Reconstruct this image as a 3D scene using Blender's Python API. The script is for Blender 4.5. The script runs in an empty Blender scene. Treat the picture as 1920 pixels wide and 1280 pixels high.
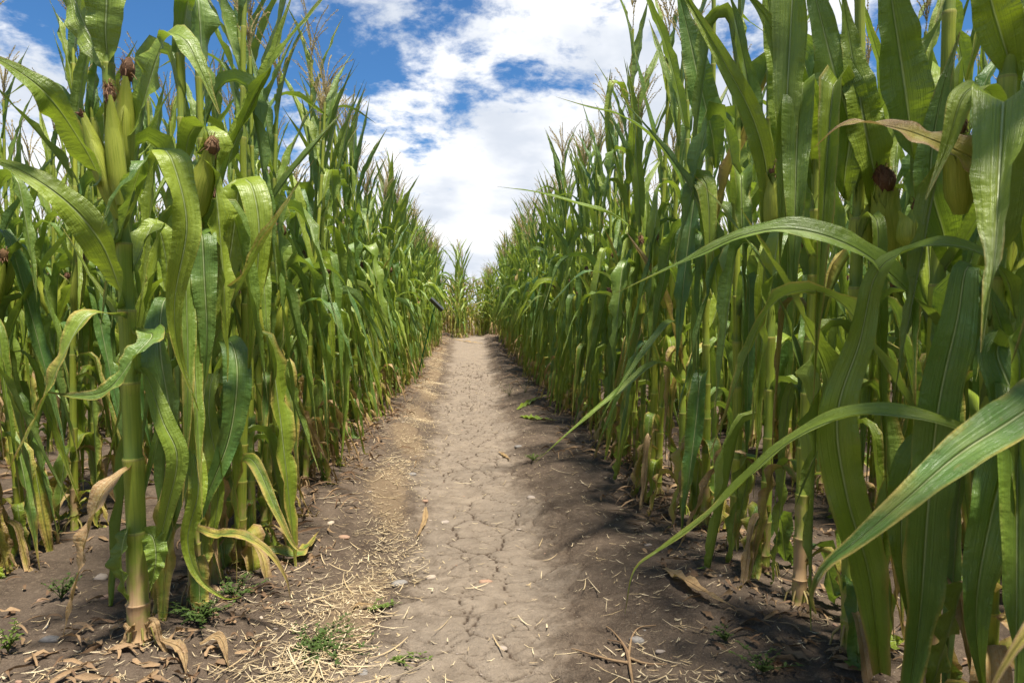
import bpy, math, random
import numpy as np
from math import radians as rad, sin, cos, pi
from mathutils import Vector, Matrix

SC = bpy.context.scene
COL = SC.collection
# ------------------------------------------------------------------ camera
HC = 0.75                      # eye height over the path
FPX = 1280.0                   # focal length in photograph pixels (24 mm on a 36 mm frame)
YAW, PITCH = rad(-3.58), rad(-2.46)
cd = bpy.data.cameras.new('camera')
cam = bpy.data.objects.new('camera', cd)
COL.objects.link(cam)
cam.location = (0, 0, HC)
cam.rotation_euler = (pi / 2 + PITCH, 0, YAW)
cd.lens, cd.sensor_width = 24.0, 36.0
cd.clip_start, cd.clip_end = 0.02, 3000
cd.dof.use_dof = True
cd.dof.focus_distance = 2.5
cd.dof.aperture_fstop = 11.0
SC.camera = cam

# ------------------------------------------------------------------ sun and sky
SUN_EL, SUN_AZ = rad(73), rad(35)          # azimuth: turned to the right from straight behind the camera
S = Vector((sin(SUN_AZ) * cos(SUN_EL), -cos(SUN_AZ) * cos(SUN_EL), sin(SUN_EL)))
sl = bpy.data.lights.new('sun', 'SUN')
sl.energy, sl.angle, sl.color = 5.0, rad(6), (1.0, 0.93, 0.82)
sun = bpy.data.objects.new('sun', sl)
COL.objects.link(sun)
sun.rotation_euler = S.to_track_quat('Z', 'Y').to_euler()
sun.location = (3, -4, 9)

def nt_helper(nt):
    N, L = nt.nodes, nt.links
    def new(t, **kw):
        n = N.new(t)
        for k, v in kw.items():
            setattr(n, k, v)
        return n
    def put(sock, v):
        if v is None:
            return
        if hasattr(v, 'is_output') or isinstance(v, bpy.types.NodeSocket):
            L.new(v, sock)
        else:
            if sock.type == 'RGBA' and len(v) == 3:
                v = (*v, 1)
            sock.default_value = v
    def math_(op, a, b=None, c=None, clamp=False):
        n = new('ShaderNodeMath', operation=op, use_clamp=clamp)
        put(n.inputs[0], a); put(n.inputs[1], b); put(n.inputs[2], c)
        return n.outputs[0]
    def mix(f, a, b, blend='MIX'):
        n = new('ShaderNodeMix', data_type='RGBA', blend_type=blend)
        put(n.inputs[0], f); put(n.inputs[6], a); put(n.inputs[7], b)
        return n.outputs[2]
    def smooth(x, lo, hi, o0=0.0, o1=1.0):
        n = new('ShaderNodeMapRange', interpolation_type='SMOOTHSTEP')
        put(n.inputs[0], x); n.inputs[1].default_value = lo; n.inputs[2].default_value = hi
        n.inputs[3].default_value = o0; n.inputs[4].default_value = o1
        return n.outputs[0]
    def noise(vec, scale, detail=3, rough=.55, dist=0.0):
        n = new('ShaderNodeTexNoise')
        put(n.inputs['Vector'], vec); n.inputs['Scale'].default_value = scale
        n.inputs['Detail'].default_value = detail; n.inputs['Roughness'].default_value = rough
        n.inputs['Distortion'].default_value = dist
        return n.outputs[0]
    def comb(x, y, z=0.0):
        n = new('ShaderNodeCombineXYZ')
        put(n.inputs[0], x); put(n.inputs[1], y); put(n.inputs[2], z)
        return n.outputs[0]
    def attr(name):
        n = new('ShaderNodeAttribute'); n.attribute_name = name
        return n.outputs['Fac']
    def sep(v):
        n = new('ShaderNodeSeparateXYZ'); put(n.inputs[0], v)
        return n.outputs
    def vmath(op, a, b):
        n = new('ShaderNodeVectorMath', operation=op); put(n.inputs[0], a); put(n.inputs[1], b)
        return n.outputs[0]
    class H: pass
    h = H()
    for k, v in dict(new=new, put=put, m=math_, mix=mix, smooth=smooth, noise=noise, comb=comb, attr=attr, sep=sep, vmath=vmath, L=L).items():
        setattr(h, k, v)
    return h

w = bpy.data.worlds.new('World')
SC.world = w
w.use_nodes = True
wn = w.node_tree
wn.nodes.clear()
h = nt_helper(wn)
sky = h.new('ShaderNodeTexSky', sky_type='NISHITA')
sky.sun_disc = False
sky.sun_elevation = SUN_EL
sky.sun_rotation = pi - SUN_AZ
sky.air_density, sky.dust_density, sky.ozone_density = 1.0, 0.4, 2.5
tc = h.new('ShaderNodeTexCoord')
d = h.sep(tc.outputs['Generated'])
zz = h.m('ADD', h.m('MAXIMUM', d[2], 0.0), 0.26)
pv = h.comb(h.m('DIVIDE', d[0], zz), h.m('DIVIDE', d[1], zz), 0.0)
big = h.noise(h.vmath('ADD', pv, (3.1, 1.7, 0)), 0.9, 2, .5)
med = h.noise(h.vmath('ADD', pv, (5.3, 8.2, 0)), 2.7, 8, .62, .15)
fine = h.noise(h.vmath('ADD', pv, (1.3, 4.2, 0)), 8.5, 8, .65, .2)
f = h.m('ADD', h.m('MULTIPLY', med, 1.0), h.m('MULTIPLY', big, 0.35))
f = h.m('ADD', f, h.m('MULTIPLY', fine, 0.50))
low = h.smooth(d[2], 0.02, 0.34, 0.34, 0.0)              # clouds crowd together towards the horizon
f = h.m('ADD', f, low)
band = h.m('ABSOLUTE', h.m('SUBTRACT', h.m('DIVIDE', d[0], h.m('MAXIMUM', d[1], .05)), 0.20))
f = h.m('ADD', f, h.smooth(band, 0.0, 0.62, 0.16, -0.06))   # a broad bank straight ahead, open sky to both sides
mask = h.smooth(f, 0.89, 1.07)
shade = h.noise(h.vmath('ADD', pv, (5.25, 8.05, .4)), 2.1, 5, .55)
ccol = h.mix(h.smooth(shade, 0.36, 0.60), (3.9, 4.2, 4.7), (6.0, 6.05, 6.15))
sk2 = h.mix(1.0, sky.outputs[0], (0.30, 0.53, 0.72), 'MULTIPLY')
outc = h.mix(mask, sk2, ccol)
bg = h.new('ShaderNodeBackground')
h.L.new(outc, bg.inputs[0]); bg.inputs[1].default_value = 0.10
h.L.new(bg.outputs[0], h.new('ShaderNodeOutputWorld').inputs[0])

SC.view_settings.view_transform = 'Standard'
SC.view_settings.look = 'None'
SC.view_settings.gamma = 1
SC.view_settings.use_curve_mapping = False
SC.view_settings.exposure = 0.95
SC.render.engine = 'CYCLES'
SC.cycles.max_bounces = 7
SC.cycles.diffuse_bounces = 3
SC.cycles.transmission_bounces = 4
SC.cycles.use_denoising = True

RNG = random.Random(11)
NPR = np.random.RandomState(5)

ROT = np.array(cam.rotation_euler.to_matrix())
def P(px, py, depth):
    """the place in the field, `depth` metres down the path, that is seen at photograph pixel px, py"""
    r = ROT @ np.array([(px - 960) / FPX, (640 - py) / FPX, -1.0])
    return np.array([0, 0, HC]) + r * (depth / r[1])

# ------------------------------------------------------------------ materials
def material(name):
    m = bpy.data.materials.new(name)
    m.use_nodes = True
    m.node_tree.nodes.clear()
    hh = nt_helper(m.node_tree)
    out = hh.new('ShaderNodeOutputMaterial')
    return m, hh, out

def principled(h, col, rough, spec=.5, normal=None):
    p = h.new('ShaderNodeBsdfPrincipled')
    h.put(p.inputs['Base Color'], col); h.put(p.inputs['Roughness'], rough)
    h.put(p.inputs['Specular IOR Level'], spec)
    if normal is not None:
        h.L.new(normal, p.inputs['Normal'])
    return p

def bump(h, height, strength=.5, dist=.01):
    b = h.new('ShaderNodeBump')
    h.L.new(height, b.inputs['Height'])
    b.inputs['Strength'].default_value = strength
    b.inputs['Distance'].default_value = dist
    return b.outputs[0]

def rndval(h):
    oi = h.new('ShaderNodeObjectInfo')
    return h.m('FRACT', h.m('ADD', oi.outputs['Random'], h.attr('rnd')))

def leaf_material():
    m, h, out = material('maize_leaf')
    uvn = h.new('ShaderNodeTexCoord')
    U, V, _ = h.sep(uvn.outputs['UV'])
    r = rndval(h)
    dry = h.attr('dry')
    edge = h.m('MULTIPLY', h.m('ABSOLUTE', h.m('SUBTRACT', U, .5)), 2.0)
    vec = h.comb(h.m('ADD', h.m('MULTIPLY', U, .09), h.m('MULTIPLY', r, 7.3)), h.m('ADD', h.m('MULTIPLY', V, .8), h.m('MULTIPLY', r, 13.1)), 0)
    streak = h.comb(h.m('MULTIPLY', U, 34.0), h.m('ADD', h.m('MULTIPLY', V, 1.6), h.m('MULTIPLY', r, 31.0)), r)
    n_big = h.noise(vec, 9.0, 3)
    n_str = h.noise(streak, 1.0, 3)
    n_fine = h.noise(vec, 120.0, 3)
    # green: between a blue green and a yellow green
    r2 = h.m('FRACT', h.m('MULTIPLY', r, 7.77))
    g = h.mix(r, (0.080, 0.185, 0.042), (0.320, 0.400, 0.026))
    g = h.mix(h.m('MULTIPLY', h.smooth(n_big, .35, .75), .40), g, (0.285, 0.370, 0.045))
    g = h.mix(h.m('MULTIPLY', h.smooth(n_str, .35, .7), .30), g, (0.065, 0.135, 0.035))
    # paler towards the collar
    g = h.mix(h.smooth(V, 0.0, 0.16, .75, 0.0), g, (0.22, 0.28, 0.035))
    rib = h.smooth(edge, 0.025, 0.080, 1.0, 0.0)
    rib = h.m('MULTIPLY', rib, h.smooth(V, .55, .95, .80, .1))
    g = h.mix(rib, g, (0.46, 0.53, 0.24))
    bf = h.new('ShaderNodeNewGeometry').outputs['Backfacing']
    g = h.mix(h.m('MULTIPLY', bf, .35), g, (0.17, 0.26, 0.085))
    spots = h.smooth(h.noise(vec, 60.0, 2), .70, .78)
    g = h.mix(h.m('MULTIPLY', spots, .55), g, (0.24, 0.23, 0.06))
    # drying from the edge and the tip
    dm = h.m('ADD', h.m('MULTIPLY', dry, 1.75), h.m('MULTIPLY', h.m('POWER', edge, 3.0), .42))
    dm = h.m('ADD', dm, h.m('MULTIPLY', h.m('POWER', V, 4.0), .46))
    dm = h.m('ADD', dm, h.m('MULTIPLY', h.m('SUBTRACT', n_big, .5), 1.0))
    dm = h.m('ADD', dm, h.m('MULTIPLY', h.m('SUBTRACT', n_str, .5), .45))
    dm = h.m('ADD', dm, h.m('MULTIPLY', h.m('SUBTRACT', r2, .5), .12))
    yel = h.smooth(dm, .42, .80)
    brn = h.smooth(dm, .72, 1.15)
    c = h.mix(yel, g, (0.44, 0.36, 0.065))
    tan_ = h.mix(h.smooth(n_str, .3, .7), (0.54, 0.37, 0.16), (0.40, 0.20, 0.07))
    tan_ = h.mix(h.smooth(n_fine, .35, .7), tan_, (0.52, 0.39, 0.21))
    tan_ = h.mix(h.m('MULTIPLY', h.smooth(n_big, .45, .7), .6), tan_, (0.24, 0.135, 0.06))
    c = h.mix(brn, c, tan_)
    veins = h.m('SINE', h.m('MULTIPLY', U, 190.0))
    puck = h.noise(h.comb(h.m('MULTIPLY', U, 3.0), h.m('ADD', h.m('MULTIPLY', V, 60.0), h.m('MULTIPLY', r, 50)), r), 1.0, 2)
    hgt = h.m('ADD', h.m('MULTIPLY', veins, .03), h.m('MULTIPLY', h.m('MULTIPLY', puck, edge), .9))
    hgt = h.m('ADD', hgt, h.m('MULTIPLY', n_str, .45))
    hgt = h.m('ADD', hgt, h.m('MULTIPLY', n_big, 2.4))
    hgt = h.m('SUBTRACT', hgt, h.m('MULTIPLY', h.smooth(edge, .0, .12, 1, 0), .9))
    nb = bump(h, hgt, .9, .005)
    rough = h.m('ADD', h.smooth(n_big, .3, .7, .32, .46), h.m('MULTIPLY', yel, .22))
    p = principled(h, c, rough, .75, nb)
    t = h.new('ShaderNodeBsdfTranslucent')
    tcx = h.mix(.65, c, h.mix(yel, (0.36, 0.50, 0.02), (0.48, 0.36, 0.09)))
    h.L.new(tcx, t.inputs[0]); h.L.new(nb, t.inputs['Normal'])
    ms = h.new('ShaderNodeMixShader')
    ms.inputs[0].default_value = .29
    h.L.new(p.outputs[0], ms.inputs[1]); h.L.new(t.outputs[0], ms.inputs[2])
    h.L.new(ms.outputs[0], out.inputs[0])
    return m

def stalk_material():
    m, h, out = material('maize_stalk')
    uvn = h.new('ShaderNodeTexCoord')
    U, V, _ = h.sep(uvn.outputs['UV'])                  # V: whole part = internode number, fraction = place in it
    r = rndval(h)
    fr = h.m('FRACT', V)
    str_ = h.noise(h.comb(h.m('MULTIPLY', U, 26.0), h.m('MULTIPLY', V, .8), r), 1.0, 3)
    big = h.noise(h.comb(h.m('MULTIPLY', U, 2.0), h.m('MULTIPLY', V, 1.1), h.m('MULTIPLY', r, 9)), 1.5, 3)
    c = h.mix(r, (0.37, 0.39, 0.035), (0.25, 0.32, 0.035))
    c = h.mix(h.smooth(fr, 0.0, 0.30, .55, 0.0), c, (0.055, 0.11, 0.02))
    c = h.mix(h.smooth(fr, 0.80, .97, 0.0, .8), c, (0.42, 0.42, 0.07))
    c = h.mix(h.m('MULTIPLY', h.smooth(str_, .42, .72), .55), c, (0.10, 0.17, 0.02))
    ring = h.m('MULTIPLY', h.smooth(fr, .955, .97), h.smooth(fr, .985, .998, 1, 0))
    c = h.mix(h.m('MULTIPLY', ring, .6), c, (0.26, 0.22, 0.06))
    wn_ = h.new('ShaderNodeTexWhiteNoise'); wn_.noise_dimensions = '2D'
    h.L.new(h.comb(h.m('FLOOR', V), h.m('MULTIPLY', r, 97.0), 0), wn_.inputs['Vector'])
    c = h.mix(h.m('MULTIPLY', wn_.outputs['Value'], .35), c, (0.12, 0.19, 0.035))
    spk = h.noise(h.comb(h.m('MULTIPLY', U, 9.0), h.m('MULTIPLY', V, 7.0), r), 2.2, 5, .7)
    c = h.mix(h.m('MULTIPLY', h.smooth(spk, .58, .74), .6), c, (0.17, 0.11, 0.045))
    dry = h.m('ADD', h.attr('dry'), h.m('MULTIPLY', h.smooth(wn_.outputs['Value'], .78, .82), .16))
    dm = h.m('ADD', dry, h.m('MULTIPLY', h.m('SUBTRACT', big, .5), 1.2))
    c = h.mix(h.smooth(dm, .35, .75), c, h.mix(str_, (0.46, 0.33, 0.17), (0.30, 0.17, 0.09)))
    nb = bump(h, str_, .35, .003)
    p = principled(h, c, .52, .35, nb)
    h.L.new(p.outputs[0], out.inputs[0])
    return m

def simple_mat(name, ca, cb, scale, rough=.6, transl=0.0, stretch=(1, 1, 1), bmp=.3, spec=.3, cc=None):
    m, h, out = material(name)
    uvn = h.new('ShaderNodeTexCoord')
    r = rndval(h)
    n = h.noise(h.vmath('MULTIPLY', uvn.outputs['UV'], stretch), scale, 4)
    n2 = h.noise(uvn.outputs['Object'], scale * .6, 3)
    c = h.mix(h.smooth(n, .3, .7), ca, cb)
    if cc:
        c = h.mix(h.smooth(r, .15, .85), c, cc)
    c = h.mix(h.m('MULTIPLY', h.smooth(n2, .4, .7), .35), c, tuple(x * .55 for x in ca))
    nb = bump(h, n, bmp, .004)
    p = principled(h, c, rough, spec, nb)
    if transl:
        t = h.new('ShaderNodeBsdfTranslucent'); h.L.new(c, t.inputs[0])
        ms = h.new('ShaderNodeMixShader'); ms.inputs[0].default_value = transl
        h.L.new(p.outputs[0], ms.inputs[1]); h.L.new(t.outputs[0], ms.inputs[2])
        h.L.new(ms.outputs[0], out.inputs[0])
    else:
        h.L.new(p.outputs[0], out.inputs[0])
    return m

def ground_material(name, is_path):
    m, h, out = material(name)
    geo = h.new('ShaderNodeNewGeometry')
    pos = geo.outputs['Position']
    n1 = h.noise(pos, 3.0, 4); n2 = h.noise(pos, 14.0, 5, .65); n3 = h.noise(pos, 75.0, 5, .7); n4 = h.noise(pos, 260.0, 3, .7)
    soil = h.mix(h.smooth(n2, .3, .7), (0.066, 0.048, 0.035), (0.124, 0.092, 0.066))
    soil = h.mix(h.m('MULTIPLY', h.smooth(n1, .35, .7), .55), soil, (0.150, 0.112, 0.081))
    soil = h.mix(h.m('MULTIPLY', h.smooth(n3, .50, .72), .5), soil, (0.26, 0.20, 0.14))
    soil = h.mix(h.m('MULTIPLY', h.smooth(n4, .58, .72), .5), soil, (0.30, 0.23, 0.16))
    pale = h.mix(h.smooth(n2, .3, .72), (0.205, 0.163, 0.122), (0.310, 0.252, 0.190))
    pale = h.mix(h.m('MULTIPLY', h.smooth(n1, .38, .66), .6), pale, (0.215, 0.176, 0.136))
    pale = h.mix(h.m('MULTIPLY', h.smooth(n3, .48, .75), .4), pale, (0.38, 0.30, 0.22))
    pale = h.mix(h.m('MULTIPLY', h.smooth(n4, .58, .75), .35), pale, (0.15, 0.11, 0.08))
    straw = h.mix(h.smooth(n4, .35, .7), (0.38, 0.27, 0.15), (0.20, 0.14, 0.085))
    pm = h.smooth(h.m('ADD', h.attr('trod'), h.m('MULTIPLY', h.m('SUBTRACT', n2, .5), 1.1)), .08, .95)
    c = h.mix(pm, soil, pale)
    sm = h.smooth(h.m('ADD', h.attr('straw'), h.m('MULTIPLY', h.m('SUBTRACT', n3, .5), 1.6)), .45, .85)
    c = h.mix(h.m('MULTIPLY', sm, .42), c, straw)
    c = h.mix(h.smooth(h.attr('crack'), .1, .8), c, (0.075, 0.053, 0.038))
    n5 = h.noise(pos, 700.0, 2, .7)
    c = h.mix(h.m('MULTIPLY', h.smooth(n5, .55, .75), .35), c, (0.40, 0.31, 0.22))
    c = h.mix(h.m('MULTIPLY', h.smooth(n5, .45, .25), .45), c, (0.07, 0.05, 0.035))
    hgt = h.m('ADD', h.m('MULTIPLY', n3, .8), h.m('MULTIPLY', n4, .40))
    hgt = h.m('ADD', hgt, h.m('MULTIPLY', n2, .45))
    hgt = h.m('ADD', hgt, h.m('MULTIPLY', n5, .10))
    nb = bump(h, hgt, .9, .016)
    p = principled(h, c, .92, .12, nb)
    h.L.new(p.outputs[0], out.inputs[0])
    return m

M = {}
M['leaf'] = leaf_material()
M['stalk'] = stalk_material()
M['tassel'] = simple_mat('tassel_straw', (0.42, 0.32, 0.12), (0.58, 0.48, 0.21), 30, .7, .3, cc=(0.46, 0.37, 0.18))
M['husk'] = simple_mat('ear_husk', (0.27, 0.33, 0.030), (0.44, 0.46, 0.065), 3.0, .45, .12, (16, 1.0, 1), .5, .4)
M['silk'] = simple_mat('ear_silk', (0.115, 0.050, 0.030), (0.20, 0.105, 0.055), 20, .7, .2, cc=(0.26, 0.15, 0.07))
M['litter'] = simple_mat('straw_bits', (0.52, 0.40, 0.22), (0.38, 0.27, 0.14), 8, .75, .1, cc=(0.64, 0.53, 0.34))
M['deadleaf'] = simple_mat('dead_leaf', (0.24, 0.145, 0.075), (0.42, 0.29, 0.16), 6, .75, .15, (6, 2, 1), cc=(0.15, 0.09, 0.05))
M['stone'] = simple_mat('stone', (0.34, 0.27, 0.20), (0.48, 0.39, 0.29), 5, .8, cc=(0.30, 0.25, 0.21))
M['stone_grey'] = simple_mat('grey_stone', (0.15, 0.135, 0.12), (0.27, 0.25, 0.225), 5, .8)
M['stone_red'] = simple_mat('red_stone', (0.26, 0.15, 0.10), (0.36, 0.24, 0.16), 5, .8)
M['weed'] = simple_mat('weed_leaf', (0.045, 0.085, 0.018), (0.10, 0.15, 0.03), 9, .5, .3)
M['weedy'] = simple_mat('weed_leaf_bright', (0.09, 0.15, 0.02), (0.16, 0.22, 0.04), 9, .5, .3)
M['ground'] = ground_material('dark_soil', False)
M['path'] = ground_material('trodden_soil', True)
M['stake'] = simple_mat('green_stake', (0.01, 0.14, 0.035), (0.015, 0.20, 0.06), 6, .4)
M['panel'] = simple_mat('grey_panel', (0.045, 0.05, 0.055), (0.09, 0.095, 0.10), 4, .45)
M['panel_face'] = simple_mat('pale_panel', (0.13, 0.135, 0.14), (0.19, 0.195, 0.20), 4, .3)
MATS = list(M)

# ------------------------------------------------------------------ mesh gathering
class Geo:
    """collects vertices, quads, uv, and the two per-vertex values rnd and dry; one or several materials"""
    def __init__(s):
        s.v, s.q, s.uv, s.r, s.d, s.m, s.n = [], [], [], [], [], [], 0
    def add(s, v, q, uv, rnd=0.0, dry=0.0, mat='leaf'):
        v = np.asarray(v, float).reshape(-1, 3); q = np.asarray(q, int).reshape(-1, 4)
        s.v.append(v); s.q.append(q + s.n); s.uv.append(np.asarray(uv, float).reshape(-1, 2))
        s.r.append(np.full(len(v), rnd)); s.d.append(np.full(len(v), dry) if np.isscalar(dry) else np.asarray(dry, float))
        s.m.append(np.full(len(q), MATS.index(mat))); s.n += len(v)
        return s
    def merge(s, g, mat4=None, rnd=0.0, ddry=0.0):
        if g.n == 0: return s
        v = np.concatenate(g.v)
        if mat4 is not None:
            v = v @ mat4[:3, :3].T + mat4[:3, 3]
        s.v.append(v); s.q.append(np.concatenate(g.q) + s.n); s.uv.append(np.concatenate(g.uv))
        s.r.append(np.concatenate(g.r) + rnd); s.d.append(np.concatenate(g.d) + ddry)
        s.m.append(np.concatenate(g.m)); s.n += g.n
        return s
    def mesh(s, name):
        v = np.concatenate(s.v); q = np.concatenate(s.q); uv = np.concatenate(s.uv); mi = np.concatenate(s.m)
        me = bpy.data.meshes.new(name)
        me.vertices.add(len(v)); me.vertices.foreach_set('co', v.astype(np.float32).ravel())
        # quads whose last two corners agree are triangles
        tri = q[:, 2] == q[:, 3]
        tot = np.where(tri, 3, 4)
        start = np.concatenate([[0], np.cumsum(tot)[:-1]])
        keep = np.ones(q.shape, bool); keep[tri, 3] = False
        li = q[keep]
        me.loops.add(len(li)); me.loops.foreach_set('vertex_index', li.astype(np.int32))
        me.polygons.add(len(q)); me.polygons.foreach_set('loop_start', start.astype(np.int32))
        me.polygons.foreach_set('loop_total', tot.astype(np.int32))
        used = sorted(set(mi.tolist()))
        for u in used: me.materials.append(M[MATS[u]])
        lut = np.zeros(len(MATS), int); lut[used] = range(len(used))
        me.polygons.foreach_set('material_index', lut[mi].astype(np.int32))
        me.polygons.foreach_set('use_smooth', np.ones(len(q), bool))
        ul = me.uv_layers.new(name='UVMap')
        ul.data.foreach_set('uv', uv[li].astype(np.float32).ravel())
        a = me.attributes.new('rnd', 'FLOAT', 'POINT'); a.data.foreach_set('value', np.concatenate(s.r).astype(np.float32))
        a = me.attributes.new('dry', 'FLOAT', 'POINT'); a.data.foreach_set('value', np.concatenate(s.d).astype(np.float32))
        me.update(); me.validate()
        return me

def link(name, me, parent=None, loc=None):
    o = bpy.data.objects.new(name, me)
    COL.objects.link(o)
    if parent is not None: o.parent = parent
    if loc is not None: o.location = loc
    return o
def tag(o, label=None, cat=None, group=None, kind=None):
    for k, v in (('label', label), ('category', cat), ('group', group), ('kind', kind)):
        if v: o[k] = v
    return o
def empty(name, loc, rz=0.0):
    o = link(name, None, None, loc)
    o.rotation_euler = (0, 0, rz)
    o.empty_display_size = .1
    return o

def grid_quads(nr, nc, wrap=False):
    i = np.arange(nr - 1)[:, None]; nj = nc if wrap else nc - 1
    j = np.arange(nj)[None, :]; j2 = (j + 1) % nc
    return np.stack([i * nc + j, i * nc + j2, (i + 1) * nc + j2, (i + 1) * nc + j], -1).reshape(-1, 4)

def unit(a):
    return a / np.maximum(np.linalg.norm(a, axis=-1, keepdims=True), 1e-9)

def smoothstep(x, a, b):
    t = np.clip((x - a) / (b - a), 0, 1)
    return t * t * (3 - 2 * t)

def catmull(pts, n):
    pts = np.asarray(pts, float)
    p = np.vstack([2 * pts[0] - pts[1], pts, 2 * pts[-1] - pts[-2]])
    seg = np.linalg.norm(np.diff(pts, axis=0), axis=1); cum = np.concatenate([[0], np.cumsum(seg)]); cum /= cum[-1]
    out = []
    for t in np.linspace(0, 1, n):
        k = min(int(np.searchsorted(cum, t, 'right')) - 1, len(pts) - 2)
        u = (t - cum[k]) / (cum[k + 1] - cum[k])
        a, b, c, e = p[k:k + 4]
        out.append(.5 * (2 * b + (c - a) * u + (2 * a - 5 * b + 4 * c - e) * u * u + (3 * b - a - 3 * c + e) * u ** 3))
    return np.array(out)

def tube(g, pts, rad_, ns=8, mat='stalk', rnd=0.0, dry=0.0, uvv=None, cap=True):
    pts = np.asarray(pts, float); n = len(pts)
    rad_ = np.full(n, rad_) if np.isscalar(rad_) else np.asarray(rad_)
    t = unit(np.gradient(pts, axis=0))
    ref = np.array([.12, 1., .07]) if abs(t[0][1]) < .8 else np.array([1., .1, 0.])
    a = unit(ref - (t @ ref)[:, None] * t); b = np.cross(t, a)
    th = np.linspace(0, 2 * pi, ns, endpoint=False)
    v = pts[:, None] + rad_[:, None, None] * (np.cos(th)[None, :, None] * a[:, None] + np.sin(th)[None, :, None] * b[:, None])
    uvv = np.linspace(0, 1, n) if uvv is None else uvv
    uv = np.stack(np.broadcast_arrays(th[None, :] / (2 * pi), uvv[:, None]), -1)
    q = grid_quads(n, ns, True)
    v = v.reshape(-1, 3); uv = uv.reshape(-1, 2)
    d = dry if np.isscalar(dry) else np.repeat(dry, ns)
    g.add(v, q, uv, rnd, d, mat)
    return g

# ------------------------------------------------------------------ maize leaf
def blade(g, c, nrm, W, rng, fold=.22, ripple=.16, nx=6, rnd=0.0, dry=0.0, base=.55, mat='leaf', wfun=None, clasp=True, freq=None):
    """a leaf blade along the centre line c; nrm is its upper side; W the widest width"""
    n = len(c); s = np.linspace(0, 1, n)
    t = unit(np.gradient(c, axis=0))
    nrm = unit(nrm - (nrm * t).sum(1)[:, None] * t)
    side = np.cross(t, nrm)
    wd = W * (base + (1 - base) * smoothstep(s, 0, .30)) * np.power(np.clip(1 - smoothstep(s, .30, 1.06) ** 1.05, 0.01, 1), .85) if wfun is None else W * wfun(s)
    fa = fold + (1.05 * (1 - smoothstep(s, 0, .11)) if clasp else 0) + .25 * smoothstep(s, .75, 1)
    cc = np.linspace(-1, 1, nx + 1)
    f0 = freq or rng.uniform(3.0, 5.5)
    ph = [rng.uniform(0, 6.28) for _ in range(6)]
    amp = ripple * wd * smoothstep(s, .04, .3)
    def rip(k):
        return np.sin(2 * pi * f0 * (s + .03 * np.sin(9 * s + ph[k])) + ph[k]) + .45 * np.sin(2 * pi * f0 * 2.3 * s + ph[k + 2])
    rl, rr = rip(0), rip(1)
    v = np.zeros((n, nx + 1, 3))
    for j, cx in enumerate(cc):
        a = abs(cx)
        # the V of the blade opens to a soft curve
        off = cx * wd / 2 * np.cos(fa)
        up = (a ** .9) * wd / 2 * np.sin(fa) + amp * a ** 1.6 * (rl if cx < 0 else rr)
        v[:, j] = c + side * off[:, None] + nrm * up[:, None]
    uv = np.stack(np.broadcast_arrays((cc[None] + 1) / 2, s[:, None]), -1)
    g.add(v, grid_quads(n, nx + 1), uv, rnd, dry, mat)
    return g

def leaf_curve(rng, L, az, th0, th1, kink, soft, n, drift=0.0, sag=0.0, roll=0.0):
    """centre line from the collar: elevation th0 up to the kink, th1 past it"""
    s = np.linspace(0, 1, n)
    k = smoothstep(s, kink - soft, kink + soft)
    th = th0 + (th1 - th0) * k - sag * s ** 1.5
    a = az + drift * s + .10 * np.sin(5 * s + rng.uniform(0, 6))
    d = np.stack([np.cos(th) * np.cos(a), np.cos(th) * np.sin(a), np.sin(th)], 1)
    c = np.vstack([[0, 0, 0], np.cumsum((d[1:] + d[:-1]) / 2 * L / (n - 1), 0)])
    nr = np.stack([-np.sin(th) * np.cos(a), -np.sin(th) * np.sin(a), np.cos(th)], 1)
    ra = roll * smoothstep(s, .1, .9) + .22 * np.sin(6 * s + rng.uniform(0, 6)) * smoothstep(s, .1, .4)
    sd = np.cross(d, nr)
    nr = nr * np.cos(ra)[:, None] + sd * np.sin(ra)[:, None]
    return c, nr

class PlantGeo:
    """one plant as separate pieces: stalk, [leaf ...], tassel, [(husk, silk) ...]"""
    pass

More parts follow.
